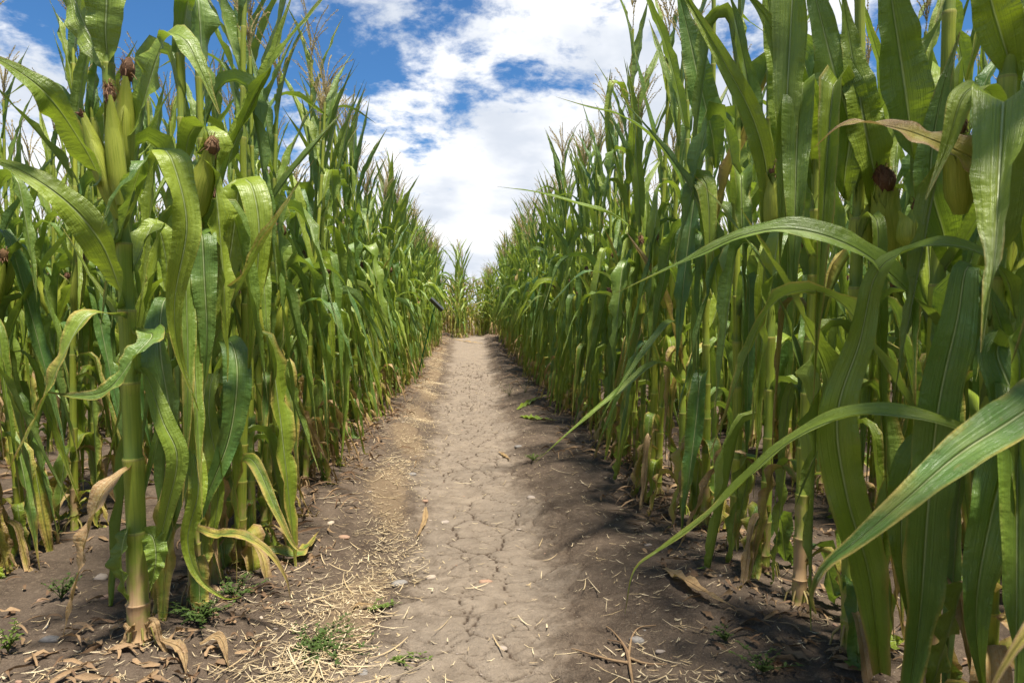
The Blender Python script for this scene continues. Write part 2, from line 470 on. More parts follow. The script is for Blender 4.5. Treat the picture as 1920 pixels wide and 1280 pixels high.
def make_ear(rng, base, tip, W, lod, silk=1.0, rnd=0.0):
    base, tip = np.asarray(base, float), np.asarray(tip, float)
    ax = tip - base; L = np.linalg.norm(ax); ax /= L
    ref = np.array([.3, -.9, .1]); a = unit(ref - ref @ ax * ax); b = np.cross(ax, a)
    gh = Geo()
    n, ns = (14, 12) if lod == 0 else (7, 6)
    s = np.linspace(0, 1, n)
    prof = (W / 2) * (.30 + .70 * smoothstep(s, -.02, .26)) * (1 - .55 * smoothstep(s, .55, 1.05))
    bend = np.outer(np.sin(pi * s) * L * .05, a * rng.uniform(-1, 1))
    c = base + np.outer(s * L, ax) + bend
    th = np.linspace(0, 2 * pi, ns, endpoint=False)
    rr = prof[:, None] * (1 + .045 * np.cos(5 * th + rng.uniform(0, 6))[None] + .03 * np.cos(11 * th)[None])
    v = c[:, None] + rr[..., None] * (np.cos(th)[None, :, None] * a + np.sin(th)[None, :, None] * b)
    uv = np.stack(np.broadcast_arrays(th[None] / 6.283, s[:, None]), -1)
    gh.add(v, grid_quads(n, ns, True), uv, rnd, 0, 'husk')
    # overlapping husk leaves
    for k in range(4 if lod == 0 else 1):
        ang = k * 2.1 + rng.uniform(-.4, .4)
        m = 10 if lod == 0 else 5; s2 = np.linspace(0, 1, m)
        d = a * cos(ang) + b * sin(ang)
        pr = np.interp(s2 * rng.uniform(.84, 1.05), s, prof) + .0022 + .0009 * k
        top = s2 > .86
        pr = pr + top * rng.uniform(.001, .007) * (s2 - .8) * 8
        cl = base + np.outer(s2 * L * rng.uniform(.94, 1.06), ax)
        e = np.cross(ax, d)
        cc = np.linspace(-1, 1, 7)
        half = 1.15 * (1 - smoothstep(s2, .66, 1.05) * .9)
        v = np.zeros((m, 7, 3))
        for j, x in enumerate(cc):
            an = x * half
            v[:, j] = cl + pr[:, None] * (np.cos(an)[:, None] * d + np.sin(an)[:, None] * e)
        uv = np.stack(np.broadcast_arrays((cc[None] + 1) * .3, s2[:, None]), -1)
        gh.add(v, grid_quads(m, 7), uv, rnd + .3 * k, 0, 'husk')
    gs = Geo()
    if silk > 0:
        # matted core and loose threads
        R = W * .36 * silk; H = .040 * silk
        u = np.linspace(0, 1, 6)
        lean = unit(a * rng.uniform(-1, 1) + b * rng.uniform(-1, 1) + 1e-3)
        cc = tip + np.outer(u * H, ax) + np.outer(u ** 2 * .012, lean)
        pr = R * np.array([.75, 1.1, 1.2, 1.05, .8, .15]) * np.array([rng.uniform(.85, 1.1) for _ in range(6)])
        tube(gs, cc, pr, 7, 'silk', rnd)
        for k in range(95 if lod == 0 else 9):
            an = rng.uniform(0, 6.28); q = rng.uniform(.25, 1.15)
            d = a * cos(an) + b * sin(an)
            st = tip + ax * H * rng.uniform(-.1, .75) + d * R * q * .75
            l = rng.uniform(.020, .046) * silk
            s3 = np.linspace(0, 1, 5)
            wob = np.array([[rng.uniform(-1, 1) for _ in range(3)] for _ in range(5)]) * .0022
            cv = st + np.outer(s3 * l * .9, ax) + np.outer(s3 ** 1.5 * l * rng.uniform(.05, .40), d) - np.outer(s3 ** 2.2 * l * rng.uniform(.3, 1.2), ax) + wob
            wv = .0009 if lod == 0 else .003
            e = np.cross(ax, d)
            v = np.stack([cv - e * wv, cv + e * wv], 1)
            uv = np.stack(np.broadcast_arrays(np.array([[0, 1]]), s3[:, None]), -1)
            gs.add(v, grid_quads(5, 2), uv, rnd + rng.random(), 0, 'silk')
    return gh, gs

def make_tassel(rng, p, axis, lod, size=1.0, nb=None, splay=.42, rnd=0.0, droop=.25):
    g = Geo()
    axis = unit(np.asarray(axis, float)); ref = np.array([1., .2, 0]); a = unit(ref - ref @ axis * axis); b = np.cross(axis, a)
    nb = nb or rng.randint(6, 11)
    for k in range(nb + 1):
        L = (.32 if k == 0 else rng.uniform(.17, .26)) * size
        an = rng.uniform(0, 6.28); sp = 0.04 if k == 0 else rng.uniform(.12, splay)
        d = a * cos(an) + b * sin(an)
        st = p + axis * (0 if k == 0 else rng.uniform(.01, .11)) * size
        n = 9 if lod == 0 else 5
        s = np.linspace(0, 1, n)
        cv = st + np.outer(s * L * cos(sp), axis) + np.outer(s * L * sin(sp) + s ** 2.2 * L * .22, d) + np.outer(s ** 2.3 * L * rng.uniform(0, droop), [0, 0, -1])
        tube(g, cv, np.linspace(.0018, .0009, n) * (1 if lod == 0 else 2.0), 3, 'tassel', rnd)
        m = int(L / (.0085 if lod == 0 else .020))
        for i in range(m):
            u = (i + .5) / m
            c0 = np.array([np.interp(u, s, cv[:, x]) for x in range(3)])
            tt = unit(cv[min(int(u * (n - 1)) + 1, n - 1)] - cv[int(u * (n - 1))])
            for sg in (-1, 1):
                e = unit(np.cross(tt, [rng.uniform(-1, 1), rng.uniform(-1, 1), rng.uniform(-1, 1)]))
                l = rng.uniform(.007, .011) * (1 if lod == 0 else 1.9); wv = .0026 if lod == 0 else .0048
                o = c0 + e * sg * .0016
                t2 = unit(tt + e * sg * .35); f2 = np.cross(t2, e)
                v = [o, o + t2 * l * .45 + f2 * wv, o + t2 * l, o + t2 * l * .45 - f2 * wv]
                g.add(v, [[0, 1, 2, 3]], [[0, 0], [1, .5], [.5, 1], [0, .5]], rnd + rng.random() * .4, 0, 'tassel')
                if lod > 0: break
    return g

def make_stalk(rng, pts, nodes, r0, r1, lod, rnd, drybase=.0):
    """pts: stalk centre line (n,3); nodes: heights of the nodes"""
    g = Geo()
    pts = np.asarray(pts, float)
    H = pts[-1][2]
    zs, rr, vv = [], [], []
    nodes = [0.0] + list(nodes) + [H]
    for i in range(len(nodes) - 1):
        a, b = nodes[i], nodes[i + 1]
        for fr, k in ((.0, 1.0), (.03, .90), (.3, .93), (.70, .97), (.90, 1.0), (.955, 1.07), (.985, 1.09), (.999, 1.00)) if lod == 0 else ((0, .95), (.9, 1.0), (.97, 1.12)):
            z = a + (b - a) * fr
            zs.append(z); vv.append(i + fr)
            rr.append((r0 + (r1 - r0) * (z / H) ** .9) * k)
    zs = np.array(zs)
    c = np.stack([np.interp(zs, pts[:, 2], pts[:, 0]), np.interp(zs, pts[:, 2], pts[:, 1]), zs], 1)
    dry = drybase * (1 - smoothstep(zs, .05, .40)) + .02
    tube(g, c, np.array(rr), 12 if lod == 0 else 5, 'stalk', rnd, dry, np.array(vv))
    return g

def gen_plant(seed, lod=0, H=None, ears=None, dryness=0.0, az0=0.0, lush=1.0, skip=None, stalk_pts=None, r0=None, nodes=None, leaf_sel=None, tassel=True, lean=.035, arch=False, nseg=None):
    """returns PlantGeo; az0: the plane in which the leaves stand (they alternate side to side)"""
    rng = random.Random(seed)
    pg = PlantGeo()
    H = H or rng.uniform(1.62, 1.84)
    if nodes is None:
        nodes = []
        z = rng.uniform(.05, .08); step = .092
        while z < H - .10:
            nodes.append(z); z += step * rng.uniform(.9, 1.1); step = min(step * 1.08, .145)
    if stalk_pts is None:
        lx, ly = rng.uniform(-lean, lean), rng.uniform(-lean, lean)
        zz_ = np.linspace(0, H, 7)
        stalk_pts = np.stack([lx * (zz_ / H) ** 1.5 + .006 * np.sin(zz_ * 5 + seed), ly * (zz_ / H) ** 1.5, zz_], 1)
    stalk_pts = np.asarray(stalk_pts, float)
    def at(z):
        return np.array([np.interp(z, stalk_pts[:, 2], stalk_pts[:, 0]), np.interp(z, stalk_pts[:, 2], stalk_pts[:, 1]), z])
    pg.at = at; pg.nodes = nodes
    R0 = r0 or rng.uniform(.0135, .0175)
    pg.stalk = make_stalk(rng, stalk_pts, nodes, R0, .0055, lod, rng.random(), .5 + dryness)
    n = nseg or (30 if lod == 0 else (16 if lod == 1 else 9))
    nx = 6 if lod == 0 else (4 if lod == 1 else 2)
    if lod == 0:
        for k in range(7):                              # brace roots gripping the soil
            an = k * .9 + rng.uniform(-.2, .2); rr_ = rng.uniform(.022, .040)
            tube(pg.stalk, [[cos(an) * R0 * .8, sin(an) * R0 * .8, rng.uniform(.030, .055)], [cos(an) * rr_ * .75, sin(an) * rr_ * .75, .024], [cos(an) * rr_, sin(an) * rr_, -.02]], [.0028, .0024, .0018], 5, 'stalk', .2, .55, np.array([.3, .4, .5]))
    pg.leaves = []
    side = rng.choice((0, 1))
    for i, z in enumerate(nodes):
        side ^= 1
        if leaf_sel is not None and not leaf_sel(z, i): continue
        az = az0 + pi * side + rng.gauss(0, .55)
        q = z / H
        rnd = rng.random()
        g = Geo()
        o = at(z)
        if z < .30:
            for rep in range(2):
                if rng.random() > .75: continue
                g = Geo(); rnd = rng.random(); az = rng.uniform(0, 2 * pi)
                L = rng.uniform(.28, .55); W = rng.uniform(.030, .060)
                c, nr = leaf_curve(rng, L, az, rng.uniform(1.0, 1.35), rng.uniform(-1.5, -1.3), rng.uniform(.12, .22), .08, n, rng.uniform(-.5, .5), 0, rng.uniform(-1, 1))
                c[:, 2] = np.maximum(c[:, 2], .012 - z)
                blade(g, o + c, nr, W, rng, .4, .3, nx, rnd, max(0, rng.gauss(.24, .16)) + dryness)
                pg.leaves.append(g)
            g = Geo(); rnd = rng.random()
            if rng.random() < .3: continue
            L = rng.uniform(.30, .55); W = rng.uniform(.018, .036)
            c, nr = leaf_curve(rng, L, az, rng.uniform(.3, 1.1), rng.uniform(-1.4, -1.1), rng.uniform(.12, .3), .12, n, rng.uniform(-.6, .6), 0, rng.uniform(-2, 2))
            lowest = (c[:, 2] + z).min()
            if lowest < .012: c[:, 2] = np.maximum(c[:, 2], .012 + .01 * np.sin(np.arange(n)) - z)
            blade(g, o + c, nr, W, rng, .5, .30, nx, rnd, rng.uniform(.40, .80))
        elif q < .66:
            L = rng.uniform(.62, .90) * (.88 if z < .55 else 1) * lush; W = rng.uniform(.058, .088) * (.88 if z < .55 else 1)
            if arch:
                th0, th1, kk, so = rng.uniform(.65, 1.0), rng.uniform(-1.1, -.35), rng.uniform(.40, .65), .35; L *= 1.3
            elif rng.random() < .20:
                th0, th1, kk, so = rng.uniform(1.15, 1.4), rng.uniform(.75, 1.25), .5, .4; W *= .8
            elif rng.random() < .80:
                th0, th1, kk, so = rng.uniform(1.15, 1.42), rng.uniform(-1.54, -1.30), rng.uniform(.10, .36) * (.7 if z < .6 else 1), rng.uniform(.04, .10)
            else:
                th0, th1, kk, so = rng.uniform(.95, 1.3), rng.uniform(-1.35, -.8), rng.uniform(.3, .55), rng.uniform(.12, .25)
            W *= .9 if rng.random() < .5 else 1
            dry = max(0, (.58 - z) * .55 + rng.gauss(0, .09)) + dryness * rng.uniform(.3, 1.0)
            if rng.random() < .04: dry = rng.uniform(.22, .42)
            c, nr = leaf_curve(rng, L, az, th0, th1, kk, so, n, rng.uniform(-.5, .5), rng.uniform(0, .15), rng.uniform(-.9, .9))
            c[:, 2] = np.maximum(c[:, 2], .012 - z)
            blade(g, o + c, nr, W, rng, rng.uniform(.2, 1.05), rng.uniform(.08, .26), nx, rnd, dry)
            if rng.random() < .85 and z < .95:
                pg.leaves.append(g)
                g = Geo(); L *= rng.uniform(.7, 1.0); az = rng.uniform(0, 2 * pi)
                c, nr = leaf_curve(rng, L, az, rng.uniform(1.1, 1.45), rng.uniform(-1.54, -1.2), rng.uniform(.10, .30), .08, n, rng.uniform(-.6, .6), 0, rng.uniform(-1.2, 1.2))
                z2 = z + rng.uniform(.02, .06)
                c[:, 2] = np.maximum(c[:, 2], .012 - z2)
                blade(g, at(z2) + c, nr, W * rng.uniform(.5, .8), rng, rng.uniform(.3, 1.0), rng.uniform(.08, .25), nx, rng.random(), dry + rng.uniform(-.05, .12))
        else:
            top = (q - .66) / .34
            L = rng.uniform(.55, .76) * (1 - .34 * top) * lush; W = rng.uniform(.058, .082) * (1 - .42 * top)
            if arch:
                th0, th1, kk, so = rng.uniform(1.0, 1.35), rng.uniform(.2, 1.1), .6, .4; L *= 1.3
            elif rng.random() < .80 or top > .6:
                th0, th1, kk, so = rng.uniform(1.22, 1.50), rng.uniform(.95, 1.42), .5, .4
            elif rng.random() < .5:
                th0, th1, kk, so = rng.uniform(1.15, 1.4), rng.uniform(-.6, .3), rng.uniform(.55, .75), .2
            else:
                th0, th1, kk, so = rng.uniform(1.2, 1.42), rng.uniform(-1.5, -1.1), rng.uniform(.35, .6), .07
            c, nr = leaf_curve(rng, L, az, th0, th1, kk, so, n, rng.uniform(-.3, .3), rng.uniform(0, .1), rng.uniform(-.8, .8))
            blade(g, o + c, nr, W, rng, rng.uniform(.25, .7), rng.uniform(.07, .20), nx, rnd, max(0, rng.gauss(-.02, .05)) + dryness * .3)
        pg.leaves.append(g)
    pg.ears = []
    ne = rng.choice((0, 1, 1, 1, 2)) if ears is None else ears
    for k in range(ne):
        z = nodes[int(len(nodes) * (.50 + .07 * k))]
        az = az0 + pi * (k % 2) + rng.gauss(0, .5)
        d = np.array([cos(az) * .26, sin(az) * .26, 1.0]); d = unit(d)
        o = at(z) + np.array([cos(az), sin(az), 0]) * .016
        pg.ears.append(make_ear(rng, o, o + d * rng.uniform(.16, .21), rng.uniform(.032, .042), 0 if lod == 0 else 1, rng.uniform(.8, 1.1), rng.random()))
    pg.tassel = make_tassel(rng, at(H - .005), stalk_pts[-1] - stalk_pts[-2], 0 if lod == 0 else 1, rng.uniform(.85, 1.1), rnd=rng.random(), nb=None if lod < 2 else 5) if tassel else None
    return pg

def plant_object(pg, parts=True):
    """a maize plant standing at the origin: empty + stalk, leaf..., ear > husk, silk, tassel; or one mesh"""
    if not parts:
        g = Geo().merge(pg.stalk)
        for l in pg.leaves: g.merge(l)
        for a, b in pg.ears: g.merge(a).merge(b)
        if pg.tassel: g.merge(pg.tassel)
        return link('maize_plant', g.mesh('maize_plant'))
    r = empty('maize_plant', (0, 0, 0))
    link('stalk', pg.stalk.mesh('stalk'), r)
    for l in pg.leaves: link('leaf', l.mesh('leaf'), r)
    for a, b in pg.ears:
        e = link('ear', a.mesh('ear'), r)
        if b.n: link('silk', b.mesh('silk'), e)
    if pg.tassel: link('tassel', pg.tassel.mesh('tassel'), r)
    return r

def copy_tree(o, parent=None):
    c = o.copy(); COL.objects.link(c); c.parent = parent
    for ch in kids.get(o.name, []):
        copy_tree(bpy.data.objects[ch], c)
    return c
kids = {}
def note_kids(o):
    kids[o.name] = [c.name for c in o.children]
    for c in o.children: note_kids(c)

# ------------------------------------------------------------------ ground height
_gr = np.random.RandomState(3)
_waves = [(_gr.uniform(-1, 1) * k, _gr.uniform(-1, 1) * k, _gr.uniform(0, 6.28), a) for k, a in ((3, .012), (5, .010), (9, .006), (13, .005), (22, .0028), (31, .0022), (47, .0016), (60, .0014)) for _ in range(3)]
def path_half(y): return .165 + .010 * np.clip(y, 0, 16)
def ground_h(x, y):
    x, y = np.asarray(x, float), np.asarray(y, float)
    z = np.zeros(np.broadcast(x, y).shape)
    trod = smoothstep(np.abs(x - .01), path_half(y) + .16, path_half(y) - .05)
    for kx, ky, ph, a in _waves:
        z = z + a * np.sin(kx * x + ky * y + ph) * (1 - .72 * trod)
    z = z + .045 * smoothstep(np.abs(x + .05), path_half(y) + .02, .55) - .012 * trod
    z = z + .14 * smoothstep(y, 8, 16.5)
    return z * smoothstep(y, -3, 0.3) * (1 - .5 * smoothstep(y, 40, 80)) * (1 - .9 * smoothstep(np.abs(x), 3.0, 6)) 

def build_ground():
    xs = [0.0]; st = .0068
    while xs[-1] < 900:
        xs.append(xs[-1] + st)
        if xs[-1] > .45: st *= 1.045
    xs = np.array([-v for v in xs[:0:-1]] + xs)
    ys = [1.12]
    while ys[-1] < 30: ys.append(ys[-1] + max(.0042, ys[-1] ** 2 / 512 * .62))
    while ys[-1] < 2500: ys.append(ys[-1] * 1.25)
    pre = [1.12]; st = .01
    while pre[-1] > -900: st *= 1.2; pre.append(pre[-1] - st)
    ys = np.array(pre[:0:-1] + ys)
    X, Y = np.meshgrid(xs, ys)
    Z = ground_h(X, Y)
    # drying cracks: cell borders of scattered points, on two scales, only where the soil is trodden
    half = path_half(Y)
    wob = .03 * np.sin(Y * 3.1 + 1) + .02 * np.sin(Y * 7.7) + .015 * np.sin(Y * 17)
    trod = smoothstep(np.abs(X - .012 - wob), half + .16, half - .12)
    crack = np.zeros_like(X)
    sel = (np.abs(X) < .62) & (Y > .9) & (Y < 12)
    px_, py_ = X[sel], Y[sel]
    wx = px_ + .013 * np.sin(py_ * 21 + 2 * np.sin(px_ * 11)) + .004 * np.sin(py_ * 63 + px_ * 40) + .0016 * np.sin(py_ * 170 - px_ * 100)
    wy = py_ + .013 * np.sin(px_ * 19 + 2 * np.sin(py_ * 9)) + .004 * np.sin(px_ * 71 - py_ * 37) + .0016 * np.sin(px_ * 180 + py_ * 90)
    cr = np.zeros(len(wx)); depth = np.zeros(len(wx))
    for cell, wdt, amt, sd in ((.155, .0037, 1.0, 1), (.078, .0026, .70, 2), (.040, .0016, .28, 4)):
        rs = np.random.RandomState(sd)
        tab = rs.uniform(.04, .96, (64, 64, 2))
        gx, gy = np.floor(wx / cell).astype(int), np.floor(wy / cell).astype(int)
        d1 = np.full(len(wx), 9.); P1 = np.zeros((len(wx), 2)); pts = []
        for i in (-2, -1, 0, 1, 2):
            for j in (-2, -1, 0, 1, 2):
                t = tab[(gx + i) % 64, (gy + j) % 64]
                cxy = np.stack([(gx + i + t[:, 0]) * cell, (gy + j + t[:, 1]) * cell], 1)
                dd = np.hypot(cxy[:, 0] - wx, cxy[:, 1] - wy)
                pts.append(cxy)
                b = dd < d1
                d1 = np.where(b, dd, d1); P1[b] = cxy[b]
        ed = np.full(len(wx), 9.)
        Q = np.stack([wx, wy], 1)
        for c_ in pts:
            df = c_ - P1; ln = np.hypot(df[:, 0], df[:, 1])
            ok = ln > 1e-6
            e = np.where(ok, ((((c_ + P1) / 2 - Q) * df).sum(1)) / np.maximum(ln, 1e-6), 9.)
            ed = np.minimum(ed, np.abs(e))
        vary = .50 + .80 * (np.sin(wx * 7 + sd) * np.sin(wy * 5.3 + sd * 2) * .5 + .5)
        if sd > 1: vary = vary * smoothstep(np.sin(wx * 9 + 1) + np.sin(wy * 6.1) + .5 * np.sin(wx * 23 + wy * 15), -.5, .2)
        else: vary = vary * smoothstep(np.sin(wx * 12 + 2) + np.sin(wy * 8.3) + .5 * np.sin(wx * 31 - wy * 21), -2.6, -1.6)
        wloc = np.maximum(wdt * vary * (1 + .10 * py_), 1e-5)
        c1 = amt * (1 - smoothstep(ed, wloc * .35, wloc * .95)) * (vary > .08)
        dome = .0025 * smoothstep(ed, 0, .025) * amt
        cr = np.maximum(cr, c1); depth = depth - .009 * c1 + dome
    tr = trod[sel]
    wide = smoothstep(np.abs(px_ - .02), half[sel] + .30, half[sel] + .08) * smoothstep(py_, 12, 8)
    crack[sel] = cr * wide * np.maximum(tr, .75)
    Z[sel] += depth * wide
    # clods on the loose soil
    fine = _gr.uniform(-1, 1, X.shape)
    fine = (fine + np.roll(fine, 1, 0) + np.roll(fine, 1, 1) + np.roll(fine, (1, 1), (0, 1))) / 4
    Z += fine * np.where((np.abs(X) < 2.5) & (Y > .9) & (Y < 25), .0050 - .0036 * trod, 0)
    sc = -(.19 + .018 * np.clip(Y, 0, 12)) - half * .35
    straw = np.exp(-((X - sc + .03 * np.sin(Y * 5)) / .10) ** 2) * smoothstep(Y, 16.5, 11)
    straw = straw * (.75 + .35 * np.sin(Y * 6 + X * 9)) + .55 * np.exp(-((X + .72) / .28) ** 2) * smoothstep(Y, 1.5, 3) + .40 * np.exp(-((X - .74) / .22) ** 2) * smoothstep(Y, 1.5, 4)
    straw = np.maximum(straw, .5 * smoothstep(Y, 16.2, 16.8) * (np.abs(X) < 9))
    nr, nc = X.shape
    V_ = np.stack([X, Y, Z], -1).reshape(-1, 3)
    q = grid_quads(nr, nc)
    fc = (np.abs(X - .012 - wob) < half + .02) & (Y > -2) & (Y < 16.3)
    onpath = fc.reshape(-1)[q].all(1)
    for name, msk, mat in (('ground', ~onpath, 'ground'), ('path', onpath, 'path')):
        qq = q[msk]
        used, inv = np.unique(qq, return_inverse=True)
        g = Geo(); g.add(V_[used], inv.reshape(-1, 4), V_[used][:, :2], 0, 0, mat)
        me = g.mesh(name)
        for an, arr in (('trod', trod), ('straw', straw), ('crack', crack)):
            a = me.attributes.new(an, 'FLOAT', 'POINT'); a.data.foreach_set('value', arr.reshape(-1)[used].astype(np.float32))
        tag(link(name, me), kind='structure')
build_ground()

# ------------------------------------------------------------------ the tall plants close to the camera
def on_ground(x, y): return float(ground_h(x, y))

def hero_leaf(g, ctrl, W, up=(0, -.5, 1), dry=0.0, rng=None, fold=.3, ripple=.10, n=44, base=.45, rnd=None, nx=8, wfun=None, origin=(0, 0, 0), roll=None, clasp=True):
    """ctrl: photo pixel + distance triples, first one on the stalk; up: which way the upper side looks, one vector or one per control point"""
    pts = np.array([P(*c) for c in ctrl]) - np.array(origin)
    c = catmull(pts, n)
    up = np.asarray(up, float)
    if up.ndim == 1: up = np.repeat(up[None], n, 0)
    else:
        k = np.linspace(0, 1, len(up)); s = np.linspace(0, 1, n)
        up = np.stack([np.interp(s, k, up[:, i]) for i in range(3)], 1)
    rng = rng or random.Random(int(abs(ctrl[0][0] * 7 + ctrl[-1][1])))
    blade(g, c, up, W, rng, fold, ripple, nx, rng.random() if rnd is None else rnd, dry, base, wfun=wfun, clasp=clasp)
    return g

FRONT = (0, -1, .35)     # towards someone walking the path
UPW = (0, -.25, 1)

def hero_plant(seed, x, y, stalk_px=None, r0=.018, nodes=None, leaves=(), ears=(), auto=None, az0=0.0, H=2.05, tassel=True, lush=1.0, dryness=0.0):
    gz = on_ground(x, y)
    org = np.array([x, y, gz])
    sp = None
    if stalk_px:
        sp = np.array([P(*c) for c in stalk_px]) - org
        sp[0] = (0, 0, -.01)
        H = sp[-1][2]
    pg = gen_plant(seed, 0, H=H, ears=0, az0=az0, stalk_pts=sp, r0=r0, nodes=nodes, leaf_sel=auto, tassel=tassel, lush=lush, dryness=dryness)
    for kw in leaves:
        kw = dict(kw); g = Geo()
        hero_leaf(g, kw.pop('c'), kw.pop('W'), origin=org, **kw)
        pg.leaves.append(g)
    rng = random.Random(seed + 5)
    for e in ears:
        b, t = P(*e[0]) - org, P(*e[1]) - org
        pg.ears.append(make_ear(rng, b, t, e[2], 0, e[3], rng.random()))
    r = plant_object(pg)
    r.location = org
    return r

D1 = 1.44
lx, ly = P(262, 1250, D1)[0], D1
z_of = lambda py: float(P(250, py, D1)[2]) - on_ground(lx, ly)
GN = 'maize plants of the row along the left edge of the path'
GR = 'maize plants of the row along the right edge of the path'
left_hero = hero_plant(101, lx, ly,
    stalk_px=[(262, 1250, D1), (256, 1000, D1), (244, 720, D1), (232, 450, D1), (212, 330, D1), (203, 120, D1), (208, -150, D1 + .02), (216, -560, D1 + .04)],
    r0=.0235, nodes=[z_of(p) for p in (1195, 1128, 994, 857, 715, 580, 455, 350, 215, 120, -60, -260, -420)],
    auto=lambda z, i: i in (10, 11, 12),
    leaves=[
        dict(c=[(214, 350, D1), (190, 335, 1.40), (158, 275, 1.36), (95, 185, 1.30), (20, 125, 1.26), (-60, 90, 1.24)], W=.076, up=(-.3, -.75, .6), fold=.25, ripple=.07),
        dict(c=[(240, 585, D1), (226, 545, 1.40), (190, 455, 1.36), (120, 375, 1.32), (20, 312, 1.30), (-80, 290, 1.3)], W=.070, up=(-.3, -.7, .7), fold=.28, ripple=.08),
        dict(c=[(244, 600, D1), (215, 590, 1.38), (165, 592, 1.33), (122, 660, 1.30), (70, 780, 1.30), (3, 905, 1.32)], W=.050, up=[(-.2, -.6, 1), (-.3, -.8, .8), (-1, -.6, .3), (-1, -.5, .2)], dry=.24, fold=.25),
        dict(c=[(252, 625, D1), (285, 628, 1.36), (258, 662, 1.32), (205, 728, 1.30), (150, 742, 1.3), (88, 735, 1.3)], W=.052, up=[(.2, -.6, 1), (.2, -.6, 1), (-.6, -.8, .3), (-.5, -.9, .2), (0, -.7, .7)], dry=.08, fold=.3, ripple=.14),
        dict(c=[(252, 880, D1), (232, 885, 1.40), (192, 928, 1.36), (160, 1020, 1.34), (140, 1110, 1.34), (117, 1198, 1.35)], W=.042, up=[(-.2, -.7, 1), (-.4, -.8, .6), (-1, -.7, .1), (-.6, -1, .1)], dry=.62, fold=.4, ripple=.22),
        dict(c=[(226, 455, D1), (268, 350, 1.41), (300, 288, 1.38), (322, 300, 1.36), (350, 420, 1.36), (328, 560, 1.38), (335, 660, 1.40), (372, 770, 1.42)], W=.062, up=[(-.6, -.3, .5), (-.3, -.6, .7), (.6, -.7, .8), (1, -.9, .2), (.4, -1, 0), (.2, -1, 0), (.5, -.8, 0), (.5, -.8, 0)], fold=.25, ripple=.10),
        dict(c=[(222, 470, D1), (238, 400, 1.40), (262, 318, 1.35), (272, 300, 1.33), (255, 320, 1.30), (215, 370, 1.29), (186, 440, 1.29)], W=.060, up=[(-.5, -.4, .5), (-.3, -.6, .7), (0, -.4, 1), (-.5, -.6, .8), (-.7, -.8, .3), (-.7, -.8, .3)], fold=.25, ripple=.10),
        dict(c=[(236, 275, D1), (262, 215, 1.41), (285, 140, 1.38), (312, 72, 1.36), (345, 75, 1.34), (375, 130, 1.33), (412, 215, 1.33)], W=.085, up=[(-.7, -.5, .3), (-.6, -.9, .4), (-.4, -.9, .5), (.1, -.5, 1), (.6, -.7, .6), (.7, -.8, .2)], fold=.2, ripple=.10),
        dict(c=[(203, 125, D1), (198, 60, 1.42), (200, -20, 1.41), (192, -140, 1.40), (150, -260, 1.38)], W=.076, up=(.1, -1, .2), fold=.18, ripple=.08),
        dict(c=[(207, 135, D1), (188, 95, 1.46), (152, 30, 1.48), (128, -50, 1.5), (90, -160, 1.5)], W=.070, up=(-.6, -.8, .3), fold=.3, ripple=.10),
        dict(c=[(256, 700, D1), (275, 705, 1.42), (305, 790, 1.40), (332, 858, 1.40), (312, 960, 1.42), (292, 1055, 1.44), (282, 1130, 1.45)], W=.046, up=[(.3, -.6, 1), (.6, -.8, .6), (.5, -1, .2), (.3, -1, 0), (0, -1, .1), (0, -1, 0)], fold=.4, ripple=.08, dry=.02),
        dict(c=[(250, 990, D1), (236, 1000, 1.42), (228, 1040, 1.41), (232, 1090, 1.41), (246, 1140, 1.43)], W=.046, up=(-.5, -.9, .2), fold=.5, ripple=.2),
        dict(c=[(262, 1000, D1), (285, 1005, 1.43), (292, 1050, 1.42), (280, 1110, 1.42)], W=.050, up=(.5, -.9, .2), fold=.5, ripple=.2),
        dict(c=[(262, 1190, D1), (244, 1175, 1.41), (232, 1205, 1.40), (222, 1240, 1.39)], W=.018, up=(-.3, -.8, .6), dry=.95, fold=.4, ripple=.35),
        dict(c=[(264, 1190, D1), (288, 1165, 1.42), (302, 1205, 1.41), (330, 1250, 1.40)], W=.018, up=(.3, -.8, .6), dry=.9, fold=.4, ripple=.35),
        dict(c=[(230, 560, 1.45), (262, 480, 1.47), (290, 420, 1.5), (310, 480, 1.52), (318, 600, 1.52)], W=.07, up=[(-.6, -.3, .5), (-.4, -.5, .8), (.1, -.3, 1), (1, -.5, .2), (.6, -1, 0)], fold=.3, ripple=.12),
    ],
    ears=[((226, 410, 1.42), (158, 222, 1.40), .030, 0.35), ((228, 385, 1.40), (207, 192, 1.39), .026, 1.0), ((232, 340, 1.43), (238, 152, 1.42), .029, 1.1)])
tag(left_hero, 'thick yellow-green maize plant nearest the camera on the left, three ears clustered on its stalk', 'maize plant', GN)

heroes = [left_hero]
lowsel = lambda a, b: (lambda z, i: a < z < b)

